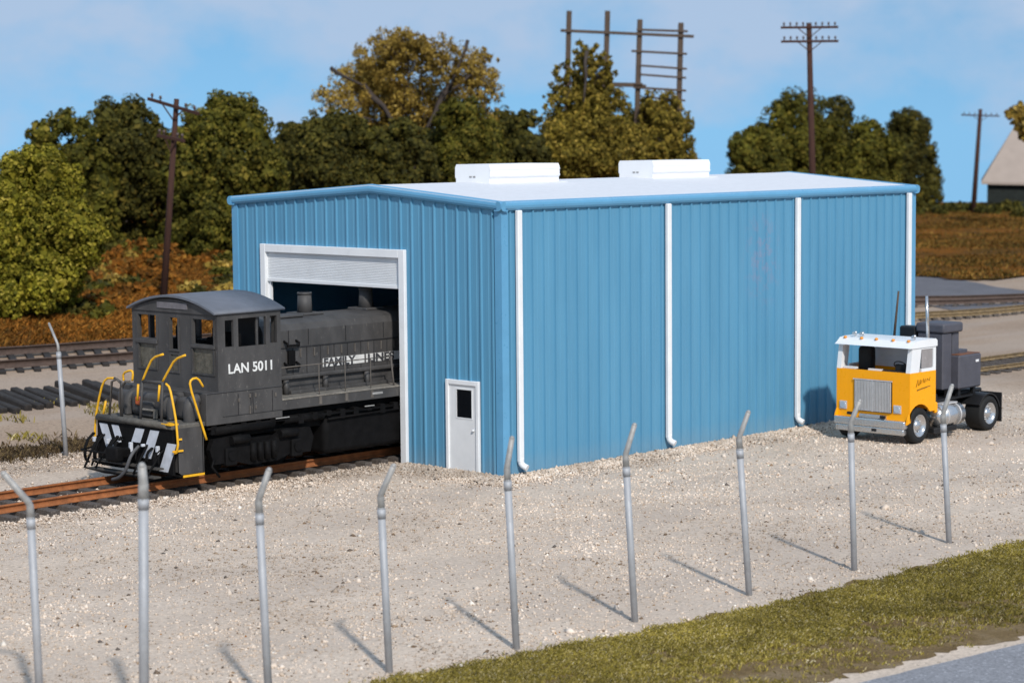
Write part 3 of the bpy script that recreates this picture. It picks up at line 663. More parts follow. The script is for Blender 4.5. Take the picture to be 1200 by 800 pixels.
# hood with shoulder chamfers
YH0, YH1 = 3.98, 5.82
hp = [(YH0, 1.88), (YH1, 1.88), (YH1, 3.36), (YH1-.10, 3.50), (YH1-.28, 3.58), (YC, 3.63), (YH0+.28, 3.58), (YH0+.10, 3.50), (YH0, 3.36)]
mb = MB(); mb.prism(hp, 'x', -3.7, 5.8); hood = mb.build('hood', M['locogrey'], loco)
mb = MB(); mb.box(-3.7, 5.7, YH0-.02, YH0-.001, 2.955, 2.975)
for i in range(22):
    x = -3.25+i*.42; mb.box(x, x+.014, YH0-.012, YH0-.001, 2.30, 2.95)
for x in (-2.95, -2.35, -1.2, 0., 1.2): mb.box(x, x+.015, YH0-.012, YH0+.0, 3.0, 3.36)
mb.build('door_seam', M['seam'], hood)
for i in range(11):
    x = -2.95+i*.42; mb = MB(); mb.box(x+.34, x+.365, YH0-.03, YH0-.0, 2.72, 2.92, .004); mb.build('door_latch', M['rustdust'], hood)
mb = MB()
for z in (3.02, 2.52): mb.tube([(-3.08, YH0, z+.10), (-3.08, YH0-.12, z+.05), (-3.08, YH0-.12, z), (-2.72, YH0-.12, z), (-2.72, YH0-.12, z+.05), (-2.72, YH0, z+.10)], .028, 8)
mb.box(-3.0, -2.8, YH0-.08, YH0-.01, 2.56, 2.9, .01); mb.build('hood_step', M['locoblack'], hood)
mb = MB(); mb.box(-3.68, 5.6, YH0-.10, YH0-.005, 2.24, 2.34, .03, seg=2); mb.build('pipe_cover', M['locogrey'], hood)
mb = MB(); mb.box(-3.0, 5.6, YH0-.14, YH0-.005, 1.90, 1.98, .01)
for x in (-3.1, -1.9, -.6): mb.cyl((x, YH0-.07, 1.9), (x, YH0-.07, 2.24), .07, n=10)
mb.build('toe_rail', M['locogrey'], hood)
mb = MB(); mb.box(-1.92, -.62, YH0-.014, YH0-.001, 2.44, 2.64); mb.box(-.56, 1.2, YH0-.014, YH0-.001, 2.44, 2.64)
bd = mb.build('name_band', M['letterbg'], hood)
dk = paint('worn dark letters', (.045, .045, .05), .6, 0, .2, (.5, .5, .48), .60, 7)
text('lettering', 'FAMILY', .255, dk, bd, (-1.90, YH0-.016, 2.452), (1, 0, 0), (0, 0, 1), 1.17, .002, .012)
text('lettering', 'LINES', .255, dk, bd, (-.52, YH0-.016, 2.452), (1, 0, 0), (0, 0, 1), 1.35, .002, .012)
for x in (-1.65, .30):
    mb = MB(); mb.cyl((x, YC, 3.60), (x, YC, 4.10), .185, .16, 20); mb.cyl((x, YC, 4.08), (x, YC, 4.13), .175, .175, 20); s = mb.build('exhaust_stack', M['locogrey'], hood)
    mb = MB(); mb.cyl((x, YC, 4.132), (x, YC, 4.136), .13, .13, 16); mb.build('stack_mouth', M['locoblack'], s)
    mb = MB(); mb.box(x-.3, x+.3, YC-.35, YC+.35, 3.60, 3.66, .02); mb.build('stack_base', M['locogrey'], s)
mb = MB(); mb.cyl((1.3, YC-.3, 3.62), (1.3, YC-.3, 3.82), .2, .12); mb.box(1.1, 1.7, YC-.34, YC-.26, 3.80, 3.86); mb.box(-2.9, -2.1, YC-.5, YC+.1, 3.60, 3.66, .02); mb.build('roof_fitting', M['locogrey'], hood)
# side handrail
mb = MB(); mb.tube([(-3.74, YN+.04, 2.60), (-.3, YN+.04, 2.60)], .013); 
for x in (-2.55, -1.75, -.95): mb.tube([(x, YN+.04, 2.60), (x, YN+.04, 1.70)], .012)
mb.tube([(-.3, YN+.04, 2.60), (-.2, YN+.04, 1.75)], .02)
for x in (-2.55, -1.75, -.95): mb.box(x-.04, x+.04, YN-.01, YN+.03, 1.68, 1.86)
mb.build('handrail', M['rustdust'], loco)
# yellow handrails, traced post by post on the planes where they stand
XP = -6.72
def fpl(u, v, x=XP): return onpl(u, v, 0, x)
def spl(u, v, y=YN-.04): return onpl(u, v, 1, y)
yr = [[fpl(167, 446), fpl(173, 431), fpl(179, 419), fpl(191, 415)], [fpl(190.5, 447), fpl(198, 433), fpl(205, 421), fpl(217, 416)],
      [fpl(187, 451), fpl(185.5, 470)], [fpl(162, 450), fpl(161, 469)],
      [fpl(194.5, 449.5), fpl(199, 454), fpl(203, 474), fpl(207, 497), fpl(209, 529.5), fpl(201, 532)],
      [spl(238, 453), spl(232, 442.5), spl(224, 444), spl(222, 451), spl(232, 483), spl(242, 515)],
      [fpl(134, 443), fpl(123.6, 443), fpl(118, 456), fpl(111, 494.5), fpl(112, 526)],
      [fpl(145, 446, -6.0), fpl(144, 437, -6.0), fpl(153, 433.5, -6.0), fpl(156, 436, -6.0), fpl(155, 446, -6.0)],
      [fpl(124, 470, -6.5), fpl(120, 490, -6.5)]]
for q in yr:
    mb = MB(); mb.tube(q, .026, 8, 1 if len(q) > 3 else 0); mb.build('yellow_handrail', M['yellow'], loco)
for q in ([fpl(167, 446), fpl(164, 500)], [fpl(190.5, 447), fpl(189, 500)], [fpl(167, 446.5), fpl(190.5, 448)], [fpl(134, 443), fpl(142, 447), fpl(143, 488)], [fpl(142, 490), fpl(141, 455), fpl(147, 447), fpl(152, 447)], [fpl(128, 490), fpl(131, 447), fpl(137, 444), fpl(142, 449)]):
    mb = MB(); mb.tube(q, .03, 8); mb.build('end_post', M['rustdust'] if len(q) == 4 else M['locogrey'], loco)
# running gear
def thing_part(name, parent):
    mb = MB(); c = (x_c, YC, .8); mb.box(x_c-.5, x_c+.5, YC-1.3, YC+1.3, .7, 1.1, .03); return mb.build(name, M['locoblack'], parent)
def bogie(x0, x1):
    global x_c
    x_c = (x0+x1)/2
    xc = (x0+x1)/2
    o = thing_part('bogie', loco)
    for y in (YN+.10, YF-.10):
        s = .07; t = MB()
        t.prism([(x0, .95), (x0+.1, 1.18), (x0+.9, 1.22), (xc-.3, 1.02), (xc+.3, 1.02), (x1-.9, 1.22), (x1-.1, 1.18), (x1, .95), (x1-.1, .62), (x1-.75, .62), (xc+.4, .52), (xc-.4, .52), (x0+.75, .62), (x0+.1, .62)], 'y', y-s, y+s)
        for k in range(4): t.cyl((xc-.3+k*.2, y-.09, .60), (xc-.3+k*.2, y-.09, 1.0), .075, n=10)
        for xw in (x0+.55, x1-.55):
            t.box(xw-.16, xw+.16, y-.16, y+.1, .56, .96, .03); t.cyl((xw, y-.19, .78), (xw, y-.15, .78), .11, n=12)
        t.cyl((xc-.95, y-.12, 1.12), (xc-.45, y-.12, 1.12), .10, n=12); t.cyl((xc+.45, y-.12, 1.12), (xc+.95, y-.12, 1.12), .10, n=12)
        t.tube([(x0+.1, y-.1, .75), (x0-.02, y-.14, .6), (x0+.2, y-.14, .35)], .03)
        t.build('side_frame', M['locoblack'], o)
    for xw in (x0+.55, x1-.55):
        w = MB()
        for y in (YC-.745, YC+.745): w.cyl((xw, y-.06, .77), (xw, y+.06, .77), .47, n=28); w.cyl((xw, y-.09 if y < YC else y+.06, .77), (xw, y-.06 if y < YC else y+.09, .77), .50 if False else .40, n=20)
        w.cyl((xw, YC-.9, .77), (xw, YC+.9, .77), .09, n=12); w.build('wheelset', M['locoblack'], o)
bogie(-5.75, -2.75); bogie(2.4, 5.4)
mb = MB(); mb.box(-2.35, 1.9, YN+.1, YF-.1, .48, 1.45, .12, seg=2); mb.build('fuel_tank', M['locoblack'], loco)
mb = MB(); mb.box(-5.85, 6.0, YN+.25, YF-.25, 1.15, 1.62); mb.cyl((-5.6, YN+.12, 1.36), (-3.9, YN+.12, 1.36), .12, n=12); mb.cyl((-3.6, YN+.12, 1.40), (-2.4, YN+.12, 1.40), .10, n=12)
for k in range(14): mb.box(-5.7+k*.42, -5.55+k*.42, YN+.02, YN+.2, 1.28+.05*(k % 3), 1.50, .01)
mb.tube([(-5.8, YN+.05, 1.42), (-.1, YN+.05, 1.42)], .03); mb.tube([(-2.3, YN+.04, 1.30), (.5, YN+.04, 1.34)], .025); mb.build('underframe', M['locoblack'], loco)

# ------------------------------------------------------------ tractor truck
trk = thing('semi_truck', (12.3, -2.9, 0), 'yellow and white cab-over tractor truck parked beside the blue shed wall', 'truck')
TX, TN, TF = 10.36, -4.02, -1.80
# lower yellow cab with wheel arch
def arch(y, th):
    n = 10; cx, cz, r = 10.80, .44, .56
    pts = [(TX, .52), (TX+.03, 1.80), (11.50, 1.80), (11.50, .78)]
    a = [(cx+r*math.cos(R(t)), cz+r*math.sin(R(t))) for t in np.linspace(37, 172, n)]
    m_ = MB(); m_.prism(pts+[(11.42, .60)]+a[0:]+[(TX+.02, .52)] if False else [(TX, .56), (TX, 1.80), (11.50, 1.80), (11.50, .78)]+a, 'y', y, y+th); return m_
mb = arch(TN, .05); cabn = mb.build('cab', M['cabyellow'], trk)
arch(TF-.05, .05).build('cab_side', M['cabyellow'], cabn)
panel('x', TX-.005, .05, TN+.004, TF-.004, .56, 1.80, []).build('cab_front', M['cabyellow'], cabn)
mb = MB(); mb.box(11.46, 11.50, TN+.05, TF-.05, .8, 1.80); mb.box(TX+.05, 11.46, TN+.05, TF-.05, 1.0, 1.06); mb.build('cab_back', M['cabyellow'], cabn)
mb = MB(); mb.box(11.505, 11.62, TN-.0, TN+.12, .70, .98, .03); mb.build('fender_tip', M['cabyellow'], cabn)
# upper white cab
ut = MB()
def pillar(x0, y0, x1, y1, w=.13, d=.12):
    z0, z1 = 1.80, 2.44
    v = [ut.b.verts.new(p) for p in ((x0, y0, z0), (x0+d, y0, z0), (x0+d, y1, z0), (x0, y1, z0), (x1, y0, z1), (x1+d, y0, z1), (x1+d, y1, z1), (x1, y1, z1))]
    for f in ((0, 1, 2, 3), (4, 5, 6, 7), (0, 1, 5, 4), (1, 2, 6, 5), (2, 3, 7, 6), (3, 0, 4, 7)): ut.b.faces.new([v[i] for i in f])
pillar(TX, TN, TX+.10, TN+.13); pillar(TX, TF-.13, TX+.10, TF)
pillar(TX+.12, TN+.0, TX+.22, TN+.05, d=.28); pillar(TX+.12, TF-.05, TX+.22, TF, d=.28)
for y in (TN, TF-.05):
    ut.box(11.38, 11.50, y, y+.05, 1.80, 2.44); ut.box(10.86, 11.38, y, y+.05, 1.80, 1.88); ut.box(10.86, 11.38, y, y+.05, 2.36, 2.44)
ut.box(11.46, 11.498, TN+.05, TF-.05, 1.802, 2.44)
upper = ut.build('cab_upper', M['white'], trk)
mb = MB(); mb.prism([(TX-.06, 2.42), (TX+.02, 2.46), (TX+.18, 2.575), (TX+.4, 2.60), (11.45, 2.60), (11.52, 2.55), (11.52, 2.41), (TX+.06, 2.41)], 'y', TN-.03, TF+.03)
mb.build('cab_roof', M['white'], trk)
mb = MB(); mb.box(10.88, 11.36, TN+.015, TN+.025, 1.885, 2.355); mb.build('side_window', paint('pale side glass', (.30, .28, .28), .2), trk)
mb = MB()
mb.box(10.75, 11.05, TF-.75, TF-.35, 1.1, 2.36, .10, seg=3); mb.box(10.85, 11.1, TN+.3, TN+.7, 1.1, 1.9, .06); mb.box(TX+.06, 10.66, TN+.1, TF-.9, 1.62, 1.82, .03); mb.box(10.6, 10.7, TN+.30, TN+.62, 1.8, 1.98, .02); mb.box(10.75, 10.9, TN+.12, TN+.2, 1.8, 2.35)
mb.build('seat', M['tyre'], trk)
mb = MB(); mb.box(TX+.08, TX+.2, TF-.52, TF-.15, 1.80, 1.85); mb.box(TX+.06, TX+.14, TN+.9, TN+1.3, 1.80, 1.84); mb.build('dashboard', M['white'], trk)
mb = MB(); c = Vector((10.72, TN+.55, 1.95)); q = Matrix.Rotation(R(-25), 3, 'Y')
mb.tube([c+q @ Vector((0, .17*math.cos(a), .17*math.sin(a)*.6)) for a in np.linspace(0, 6.2, 18)], .014, 6); mb.build('steering_wheel', M['tyre'], trk)
# grille
g0, g1 = -3.50, -2.36
mb = MB(); mb.box(TX-.035, TX-.006, g0, g1, .76, 1.56, .01); mb.build('grille_shell', M['chassis'], trk); mb = MB()
for i in range(24):
    y = g0+.02+i*(g1-g0-.04)/24; mb.box(TX-.060, TX-.036, y, y+.028, .78, 1.54)
mb.box(TX-.062, TX-.03, (g0+g1)/2-.012, (g0+g1)/2+.012, .77, 1.55); mb.box(TX-.058, TX-.03, g0-.02, g1+.02, 1.55, 1.58); mb.build('grille', M['grille'], trk)
for y in (TN+.36, TF-.22):
    mb = MB(); mb.box(TX-.03, TX-.006, y-.115, y+.115, .77, .98, .01); hl = mb.build('headlight', M['grille'], trk)
    mb = MB(); mb.cyl((TX-.045, y, .875), (TX-.028, y, .875), .085, .09, 18); mb.build('lens', M['lens'], hl)
mb = MB(); mb.box(TX-.16, TX+.02, TN+.06, TF-.02, .40, .60, .035, seg=2); mb.box(TX-.145, TX+.02, TN+.10, TF-.06, .24, .405, .03, seg=2); mb.box(TX-.1, TX-.004, -3.35, -2.55, .60, .70, .02)
bp = mb.build('bumper', M['chrome'], trk)
mb = MB()
for y, z in ((-3.05, .29), (-2.35, .29), (-3.30, .63), (-2.30, .66)): mb.box(TX-.155, TX-.10, y-.07, y+.07, z, z+.07)
mb.build('tow_slot', M['chassis'], bp)
mb = MB()
for y in (-3.15, -3.05, -2.6): mb.box(TX-.172, TX-.155, y-.012, y+.012, .47, .53)
mb.build('bolt', M['chrome'], bp)
for y in (TN+.16, TN+.62, -2.9, -2.45, TF-.15):
    mb = MB(); mb.ball((TX+.16, y, 2.585), .045, (1.2, 1, .8), 6); mb.build('marker_light', M['amber'], trk)
for y in (TN+.14, TF-.52, TF-.30):
    mb = MB(); mb.cyl((TX+.42, y, 2.62), (TX+.30, y, 2.68), .012, .045, 12) ; mb.cyl((TX+.40, y, 2.59), (TX+.40, y, 2.66), .02, n=8); mb.ball((TX+.32, y-.05, 2.70), .04, n=6); mb.build('air_horn', M['chrome'], trk)
# exhaust pipes behind the cab
mb = MB(); a, b = onpl(1086, 347, 1, -3.75), onpl(1087.5, 400, 1, -3.75); mb.cyl(b, a, .045, .035, 12); mb.cyl((b[0], b[1], 1.0), b, .05, .045, 12); mb.build('exhaust_pipe', M['chrome'], trk)
mb = MB(); a, b = onpl(1053, 341, 1, -2.0), onpl(1048, 393, 1, -2.0); mb.cyl(b, a, .035, .025, 12); mb.cyl((b[0], b[1], 1.0), b, .035, .035, 12); mb.build('exhaust_pipe', M['timber'], trk, label='thin brown exhaust pipe behind the cab')
# chassis
mb = MB()
for y in (-3.3, -2.6): mb.box(10.5, 14.55, y-.05, y+.05, .66, .90, .01)
for x in (11.2, 12.3, 13.3, 14.5): mb.box(x, x+.08, -3.3, -2.6, .68, .88)
mb.box(11.7, 14.4, -3.65, -2.2, .90, .95, .01); mb.box(13.4, 14.5, -3.5, -2.3, .95, 1.06, .03); mb.box(11.55, 12.1, -3.7, -2.2, .95, 1.12, .03); mb.box(12.2, 13.2, -3.55, -2.3, .55, .9)
mb.build('chassis', M['chassis'], trk)
for y0, y1 in ((TN, TN+.65), (TF-.65, TF)): mb = MB(); mb.box(14.60, 14.64, y0, y1, .18, .95, .01); mb.build('mud_flap', M['chassis'], trk)
for y0, y1 in ((TN+.02, TN+.62), (TF-.62, TF-.02)):
    mb = MB(); pts = [(14.05+.55*math.cos(R(t)), .44+.55*math.sin(R(t))) for t in np.linspace(15, 150, 12)]; pt2 = [(14.05+.51*math.cos(R(t)), .44+.51*math.sin(R(t))) for t in np.linspace(150, 15, 12)]
    mb.prism(pts+pt2, 'y', y0, y1); mb.build('rear_fender', M['chassis'], trk)
for y in (TN+.30, TF-.30):
    mb = MB(); mb.cyl((11.88, y, .55), (12.98, y, .55), .29, n=28); bmesh.ops.bevel(mb.b, geom=[e for e in mb.b.edges if len(e.link_faces) == 2 and any(len(f.verts) > 4 for f in e.link_faces)], offset=.06, segments=3, affect='EDGES')
    for f in mb.b.faces: f.smooth = True
    ft = mb.build('fuel_tank', M['chrome'], trk)
    mb = MB(); 
    for x in (12.15, 12.7): mb.cyl((x, y, .55), (x+.05, y, .55), .298, n=28)
    mb.box(12.1, 12.8, y-.12, y+.2, .83, .87, .01); mb.build('tank_strap', M['grille'], ft)
mb = MB(); mb.box(11.55, 12.6, TN+.06, TN+.4, .16, .30, .02); mb.build('side_step', M['chassis'], trk)
def wheel(x, y0, w, r=.455):
    mb = MB(); prof = [(r*.62, 0), (r*.90, 0), (r*.985, .035), (r, .07), (r, w-.07), (r*.985, w-.035), (r*.90, w), (r*.62, w)]
    n = 36
    rings = [[mb.b.verts.new((x+pr*math.cos(2*math.pi*k/n), y0+py, r+pr*math.sin(2*math.pi*k/n))) for k in range(n)] for pr, py in prof]
    for i in range(len(rings)):
        A, B = rings[i], rings[(i+1) % len(rings)]
        for k in range(n): mb.b.faces.new((A[k], A[(k+1) % n], B[(k+1) % n], B[k])).smooth = True
    ty = mb.build('wheel', M['tyre'], trk)
    mb = MB(); yo = y0 if y0 < -2.9 else y0+w; s = 1 if y0 < -2.9 else -1
    prof = [(r*.64, s*.01), (r*.60, -s*.004), (r*.55, s*.03), (r*.42, s*.085), (r*.30, s*.09), (r*.26, s*.05), (r*.14, s*.02), (.001, s*.015)]
    rings = [[mb.b.verts.new((x+pr*math.cos(2*math.pi*k/n), yo+py, r+pr*math.sin(2*math.pi*k/n))) for k in range(n)] for pr, py in prof]
    for A, B in zip(rings, rings[1:]):
        for k in range(n): mb.b.faces.new((A[k], A[(k+1) % n], B[(k+1) % n], B[k])).smooth = True
    for k in range(10):
        a = k*.628; mb.cyl((x+r*.36*math.cos(a), yo+s*.09, r+r*.36*math.sin(a)), (x+r*.36*math.cos(a), yo+s*.06, r+r*.36*math.sin(a)), .018, n=6)
    mb.build('rim', M['chrome'], ty)
wheel(10.80, TN+.0, .27); wheel(10.80, TF-.27, .27); wheel(14.05, TN+.0, .52); wheel(14.05, TF-.52, .52)
# door sign scribble
ink = paint('dark script ink', (.16, .09, .01), .6)
mb = MB(); y = TN-.004
for q in ([(10.62, 1.44), (10.70, 1.62), (10.72, 1.47)], [(10.76, 1.48), (10.80, 1.62), (10.82, 1.50), (10.88, 1.60)], [(10.92, 1.52), (10.95, 1.63), (11.0, 1.52), (11.05, 1.62)], [(11.09, 1.55), (11.12, 1.62), (11.2, 1.56), (11.24, 1.64)], [(10.66, 1.36), (10.95, 1.395), (11.25, 1.425)], [(10.66, 1.345), (10.85, 1.375), (11.1, 1.40)]):
    mb.tube([(a, y, b) for a, b in q], .009, 5)
mb.build('door_script', ink, cabn)

# grey machine housing standing on the truck chassis
mc = thing('machine_housing', (13.5, -3.0, .955), 'slate grey two-tier machine housing with rust streaks on the truck chassis', 'machine')
mb = MB(); mb.box(13.05, 14.10, -3.72, -2.35, 1.14, 2.02, .04); mb.build('lower_housing', M['machine'], mc)
mb = MB(); mb.box(12.62, 13.04, -3.50, -2.72, 1.14, 2.60, .03); mb.box(13.15, 13.45, -3.45, -2.8, 2.021, 2.60, .02); mb.box(13.46, 13.85, -3.45, -2.5, 2.02, 2.12, .01); mb.build('upper_housing', M['machine'], mc)
mb = MB(); mb.box(12.58, 13.50, -3.55, -2.68, 2.60, 2.86, .06, seg=2); mb.build('hood_cap', M['machine'], mc)
mb = MB(); mb.box(12.62, 13.0, -2.66, -2.15, 1.3, 2.74, .04); mb.build('side_tank', M['chassis'], mc)
mb = MB(); mb.box(13.055, 13.14, -3.2, -2.8, 2.034, 2.42, .01); mb.box(13.08, 14.07, -3.69, -2.4, 2.0205, 2.034); mb.build('rusty_ledge', M['rustpatch'], mc)
mb = MB()
for x in (13.2, 13.9, 12.7): mb.box(x, x+.1, -3.6, -3.5, .955, 1.14); mb.box(x, x+.1, -2.6, -2.5, .955, 1.14)
mb.build('foot', M['chassis'], mc)
mb = MB(); mb.box(13.82, 13.96, -3.728, -3.719, 1.80, 1.86); mb.build('maker_plate', M['white'], mc)

# ------------------------------------------------------------- fence posts
def post(base, top, arm, rad=.052, label='', group='bare fence posts along the front verge', armr=.045):
    bx, by = base; bz = float(terr(bx, by)); P = thing('fence_post', (bx, by, bz), label, 'fence post', group)
    tp = Vector(top); b0 = Vector((bx, by, bz-.25)); ax = (tp-b0).normalized()
    mb = MB(); mb.cyl(b0, tp-ax*.22, rad, rad, 14); mb.build('pipe', M['galv'], P)
    mb = MB(); mb.cyl(tp-ax*.34, tp-ax*.20, rad*1.12, rad*1.12, 14); mb.cyl(tp-ax*.20, tp-ax*.17, rad*1.12, rad*.9, 14); mb.build('collar', M['galv'], P)
    e = tp+Vector(arm)
    mb = MB(); mb.tube([tp-ax*.22, tp-ax*.03, tp+Vector(arm)*.06, e], [armr*1.12, armr*.85], 10, 0); mb.ball(e, armr*.80, n=5); mb.build('barb_arm', M['galvarm'], P)
    return P
def eb(u, v, base): return onpl_depth(u, v, base)
def onpl_depth(u, v, base):                     # point on the sight line at the depth of the post's foot
    d = ray(u, v); k = ((np.array([base[0], base[1]])-CP[:2])@FH)/(d[:2]@FH); return tuple(CP+d*k)
names = ['leftmost fence post of the front row, its arm bent to the left', 'thick round-topped corner fence post, second from the left', 'third fence post from the left, standing in front of the rusty track',
         'fence post fourth from the left, foot at the tip of the grass verge', 'fence post in front of the shed corner and first downspout', 'fence post in front of the blue side wall, left of the second downspout',
         'fence post between the second and third downspouts', 'fence post directly in front of the yellow truck bumper', 'rightmost fence post of the front row, beside the truck fuel tank']
P1b = (-19.0, -9.7); P2b = (-18.68, -11.58); P3b = (-16.68, -11.75)
P4b = onpl(457, 787, 2, 0)[:2]; P5b = onpl(606, 760, 2, 0)[:2]; P6b = onpl(745, 728, 2, 0)[:2]; P7b = onpl(879, 697, 2, 0)[:2]; P8b = onpl(1001.5, 668, 2, 0)[:2]; P9b = onpl(1113, 636, 2, 0)[:2]
data = [(P1b, (35, 590), (10, 553)), (P2b, (168, 566), (168, 545)), (P3b, (303, 585), (317, 550)), (P4b, (446, 580), (462, 545)), (P5b, (594, 548), (600, 514)),
        (P6b, (733, 533), (743, 498)), (P7b, (866, 513), (876, 483)), (P8b, (997, 495), (1006, 470)), (P9b, (1105, 485), (1114, 452))]
def arm_vec(base, e, t, dirv):
    """arm leaning along horizontal dirv whose picture run matches the photo's arm"""
    E_, T_ = np.array(onpl_depth(*e, base)), np.array(onpl_depth(*t, base)); d = T_-E_
    lat = d@_r0; up_ = d[2]; k = lat/(np.array([dirv[0], dirv[1], 0])@_r0); k = max(-.6, min(.6, k))
    return (dirv[0]*k, dirv[1]*k, up_+.02)
for i, (b, e, t) in enumerate(data):
    tp = onpl_depth(*e, b)
    if i == 1: av = (-.06, -.058, .24)
    elif i == 0: av = arm_vec(b, e, t, (-1, 0))
    else: av = arm_vec(b, e, t, (0, -1))
    post(b, tp, av, .066 if i == 1 else .055, names[i], armr=.066 if i == 1 else .05)
b = G(78, 534)[:2]; post(b, onpl_depth(68, 404, b), arm_vec(b, (68, 404), (55, 381), (0, 1)), .058, 'lone far fence post beyond the rusty track, left of the locomotive', None, .035)

# ------------------------------------------------------------------- poles
def tpole(foot, topz, lean, arms, r0=.19, label='', arm_dir=(1, 0), armlen=3.0, group='telegraph poles', braces=True, pins=8):
    P = thing('telegraph_pole', foot, label, 'telegraph pole', group); f = Vector(foot); tp = f+Vector((lean[0], lean[1], topz))
    mb = MB(); mb.cyl(f-Vector((0, 0, .6)), tp, r0, r0*.68, 12); mb.build('pole', M['pole'], P)
    ad = Vector((*arm_dir, 0)).normalized()
    for dz, ln, tilt in arms:
        c = f+(tp-f)*(1-dz/topz); a = ad.copy(); a.z = tilt; A, B = c-a*ln/2-ad.cross(Vector((0, 0, 1)))*.0, c+a*ln/2
        off = Vector((ad.y, -ad.x, 0))*.16
        mb = MB(); mb.beam(A+off, B+off, .10, .13, .01); ca = mb.build('crossarm', M['pole'], P)
        mb = MB()
        for k in range(pins):
            t = (k+.5)/pins
            if pins > 4 and abs(t-.5) < .09: continue
            p = (A+off).lerp(B+off, t); mb.cyl(p+Vector((0, 0, .05)), p+Vector((0, 0, .17)), .03, n=6); mb.cyl(p+Vector((0, 0, .15)), p+Vector((0, 0, .28)), .065, .045, 8)
        mb.build('insulator', M['glassins'], ca)
        if braces:
            mb = MB()
            for s in (-1, 1): mb.beam(c+off*1.2-Vector((0, 0, .55)), c+off*1.2+a*s*ln*.22, .03, .05)
            mb.build('brace', M['pole'], ca)
def px_pole(uf, vf, ut_, vt, **k):
    f = G(uf, vf); t = onpl_depth(ut_, vt, f[:2]); tpole(f, t[2]-f[2], (t[0]-f[0], t[1]-f[1]), **k)
rdir = (_r0[0], _r0[1])
px_pole(190, 352, 207, 116, arms=[(.3, 3.0, -.22), (1.6, 1.6, -.15)], label='leaning red brown telegraph pole with tilted crossarms left of the shed', arm_dir=(_r0[0]*.75+FH[0]*-.6, _r0[1]*.75+FH[1]*-.6), armlen=3, r0=.155, pins=6)
px_pole(955, 322, 948, 27, arms=[(.25, 3.1, 0), (1.0, 3.1, 0)], label='tall telegraph pole with two crossarms rising behind the shed roof', arm_dir=rdir, r0=.21, pins=9)
px_pole(1140, 250, 1149, 128, arms=[(.62, 3.7, -.04)], label='small distant telegraph pole on the hill crest before the barn', arm_dir=rdir, r0=.27, pins=7)

# ----------------------------------------------------- open timber framework
fb = G(735, 272); k = mpp(fb)
TF_ = thing('timber_framework', fb, 'open timber framework of four posts and rungs rising above the trees', 'framework')
def tp_(u, v, back=0.): d = ray(u, v); t = (((np.array(fb[:2])-CP[:2])@FH)+back)/(d[:2]@FH); return Vector(CP+d*t)
for u0, u1, v in ((667, 663, 13), (712, 707, 13), (750, 744, 23), (798, 794, 27)):
    a = tp_(u0, v); b = tp_(u1-2, 300); b.z = fb[2]-.5
    mb = MB(); mb.beam(b, a, 7*k, 6*k, .02); mb.build('post', M['timber'], TF_)
for (a, b, w) in (((657, 36), (813, 43), 3.4), ((746, 35), (806, 37), 2.6), ((660, 98), (753, 100), 5), ((740, 60), (805, 63.5), 2.6), ((750, 77), (805, 81), 2.4), ((750, 87.5), (804, 91.5), 2.4), ((750, 103), (804, 106.5), 2.6), ((757, 114), (803, 118), 2.4), ((742, 101), (757, 102), 5)):
    mb = MB(); mb.beam(tp_(*a, -4.5*k), tp_(*b, -4.5*k), w*k, w*k, .01); mb.build('rail', M['timber'], TF_)

# -------------------------------------------------------------------- barn
bf = G(1215, 246); kb = mpp(bf)
def bp_(u, v, back=0.): d = ray(u, v); t = (((np.array(bf[:2])-CP[:2])@FH)+back)/(d[:2]@FH); return Vector(CP+d*t)
barn = thing('barn', bf, 'distant barn with pale beige pitched roof and black walls at the right edge', 'barn')
mb = MB(); e0, e1, r0_, r1_ = bp_(1150, 213), bp_(1290, 216), bp_(1190, 146, 5), bp_(1300, 148, 5)
bk0, bk1 = bp_(1150, 210, 10), bp_(1290, 213, 10)
th = Vector((0, 0, -.25))
for q in ((e0, e1, r1_, r0_), (bk0, bk1, r1_, r0_)):
    v = [mb.b.verts.new(p) for p in q]+[mb.b.verts.new(p+th) for p in q]
    for f in ((0, 1, 2, 3), (4, 5, 6, 7), (0, 1, 5, 4), (1, 2, 6, 5), (2, 3, 7, 6), (3, 0, 4, 7)): mb.b.faces.new([v[i] for i in f])
mb.build('roof', M['barnroof'], barn)
mb = MB(); w0, w1 = bp_(1157, 214, .6), bp_(1285, 216, .6); w2_, w3_ = bp_(1285, 216, 9.4), bp_(1157, 214, 9.4)
zt = w0.z; zb = bf[2]-3
A = [mb.b.verts.new((p.x, p.y, zb)) for p in (w0, w1, w2_, w3_)]; B = [mb.b.verts.new((p.x, p.y, zt)) for p in (w0, w1, w2_, w3_)]
for i in range(4): mb.b.faces.new((A[i], A[(i+1) % 4], B[(i+1) % 4], B[i]))
mb.build('wall', M['barnwall'], barn)
gm = MB(); mr_ = r0_+th*1.1; a, b = bp_(1157, 213.2, .6), bp_(1157, 213.2, 9.4); mr_.x += (a.x-e0.x); mr_.y += (a.y-e0.y)
gm.b.faces.new([gm.b.verts.new(p) for p in (a, b, mr_)]); gm.build('gable', M['barnwall'], barn)

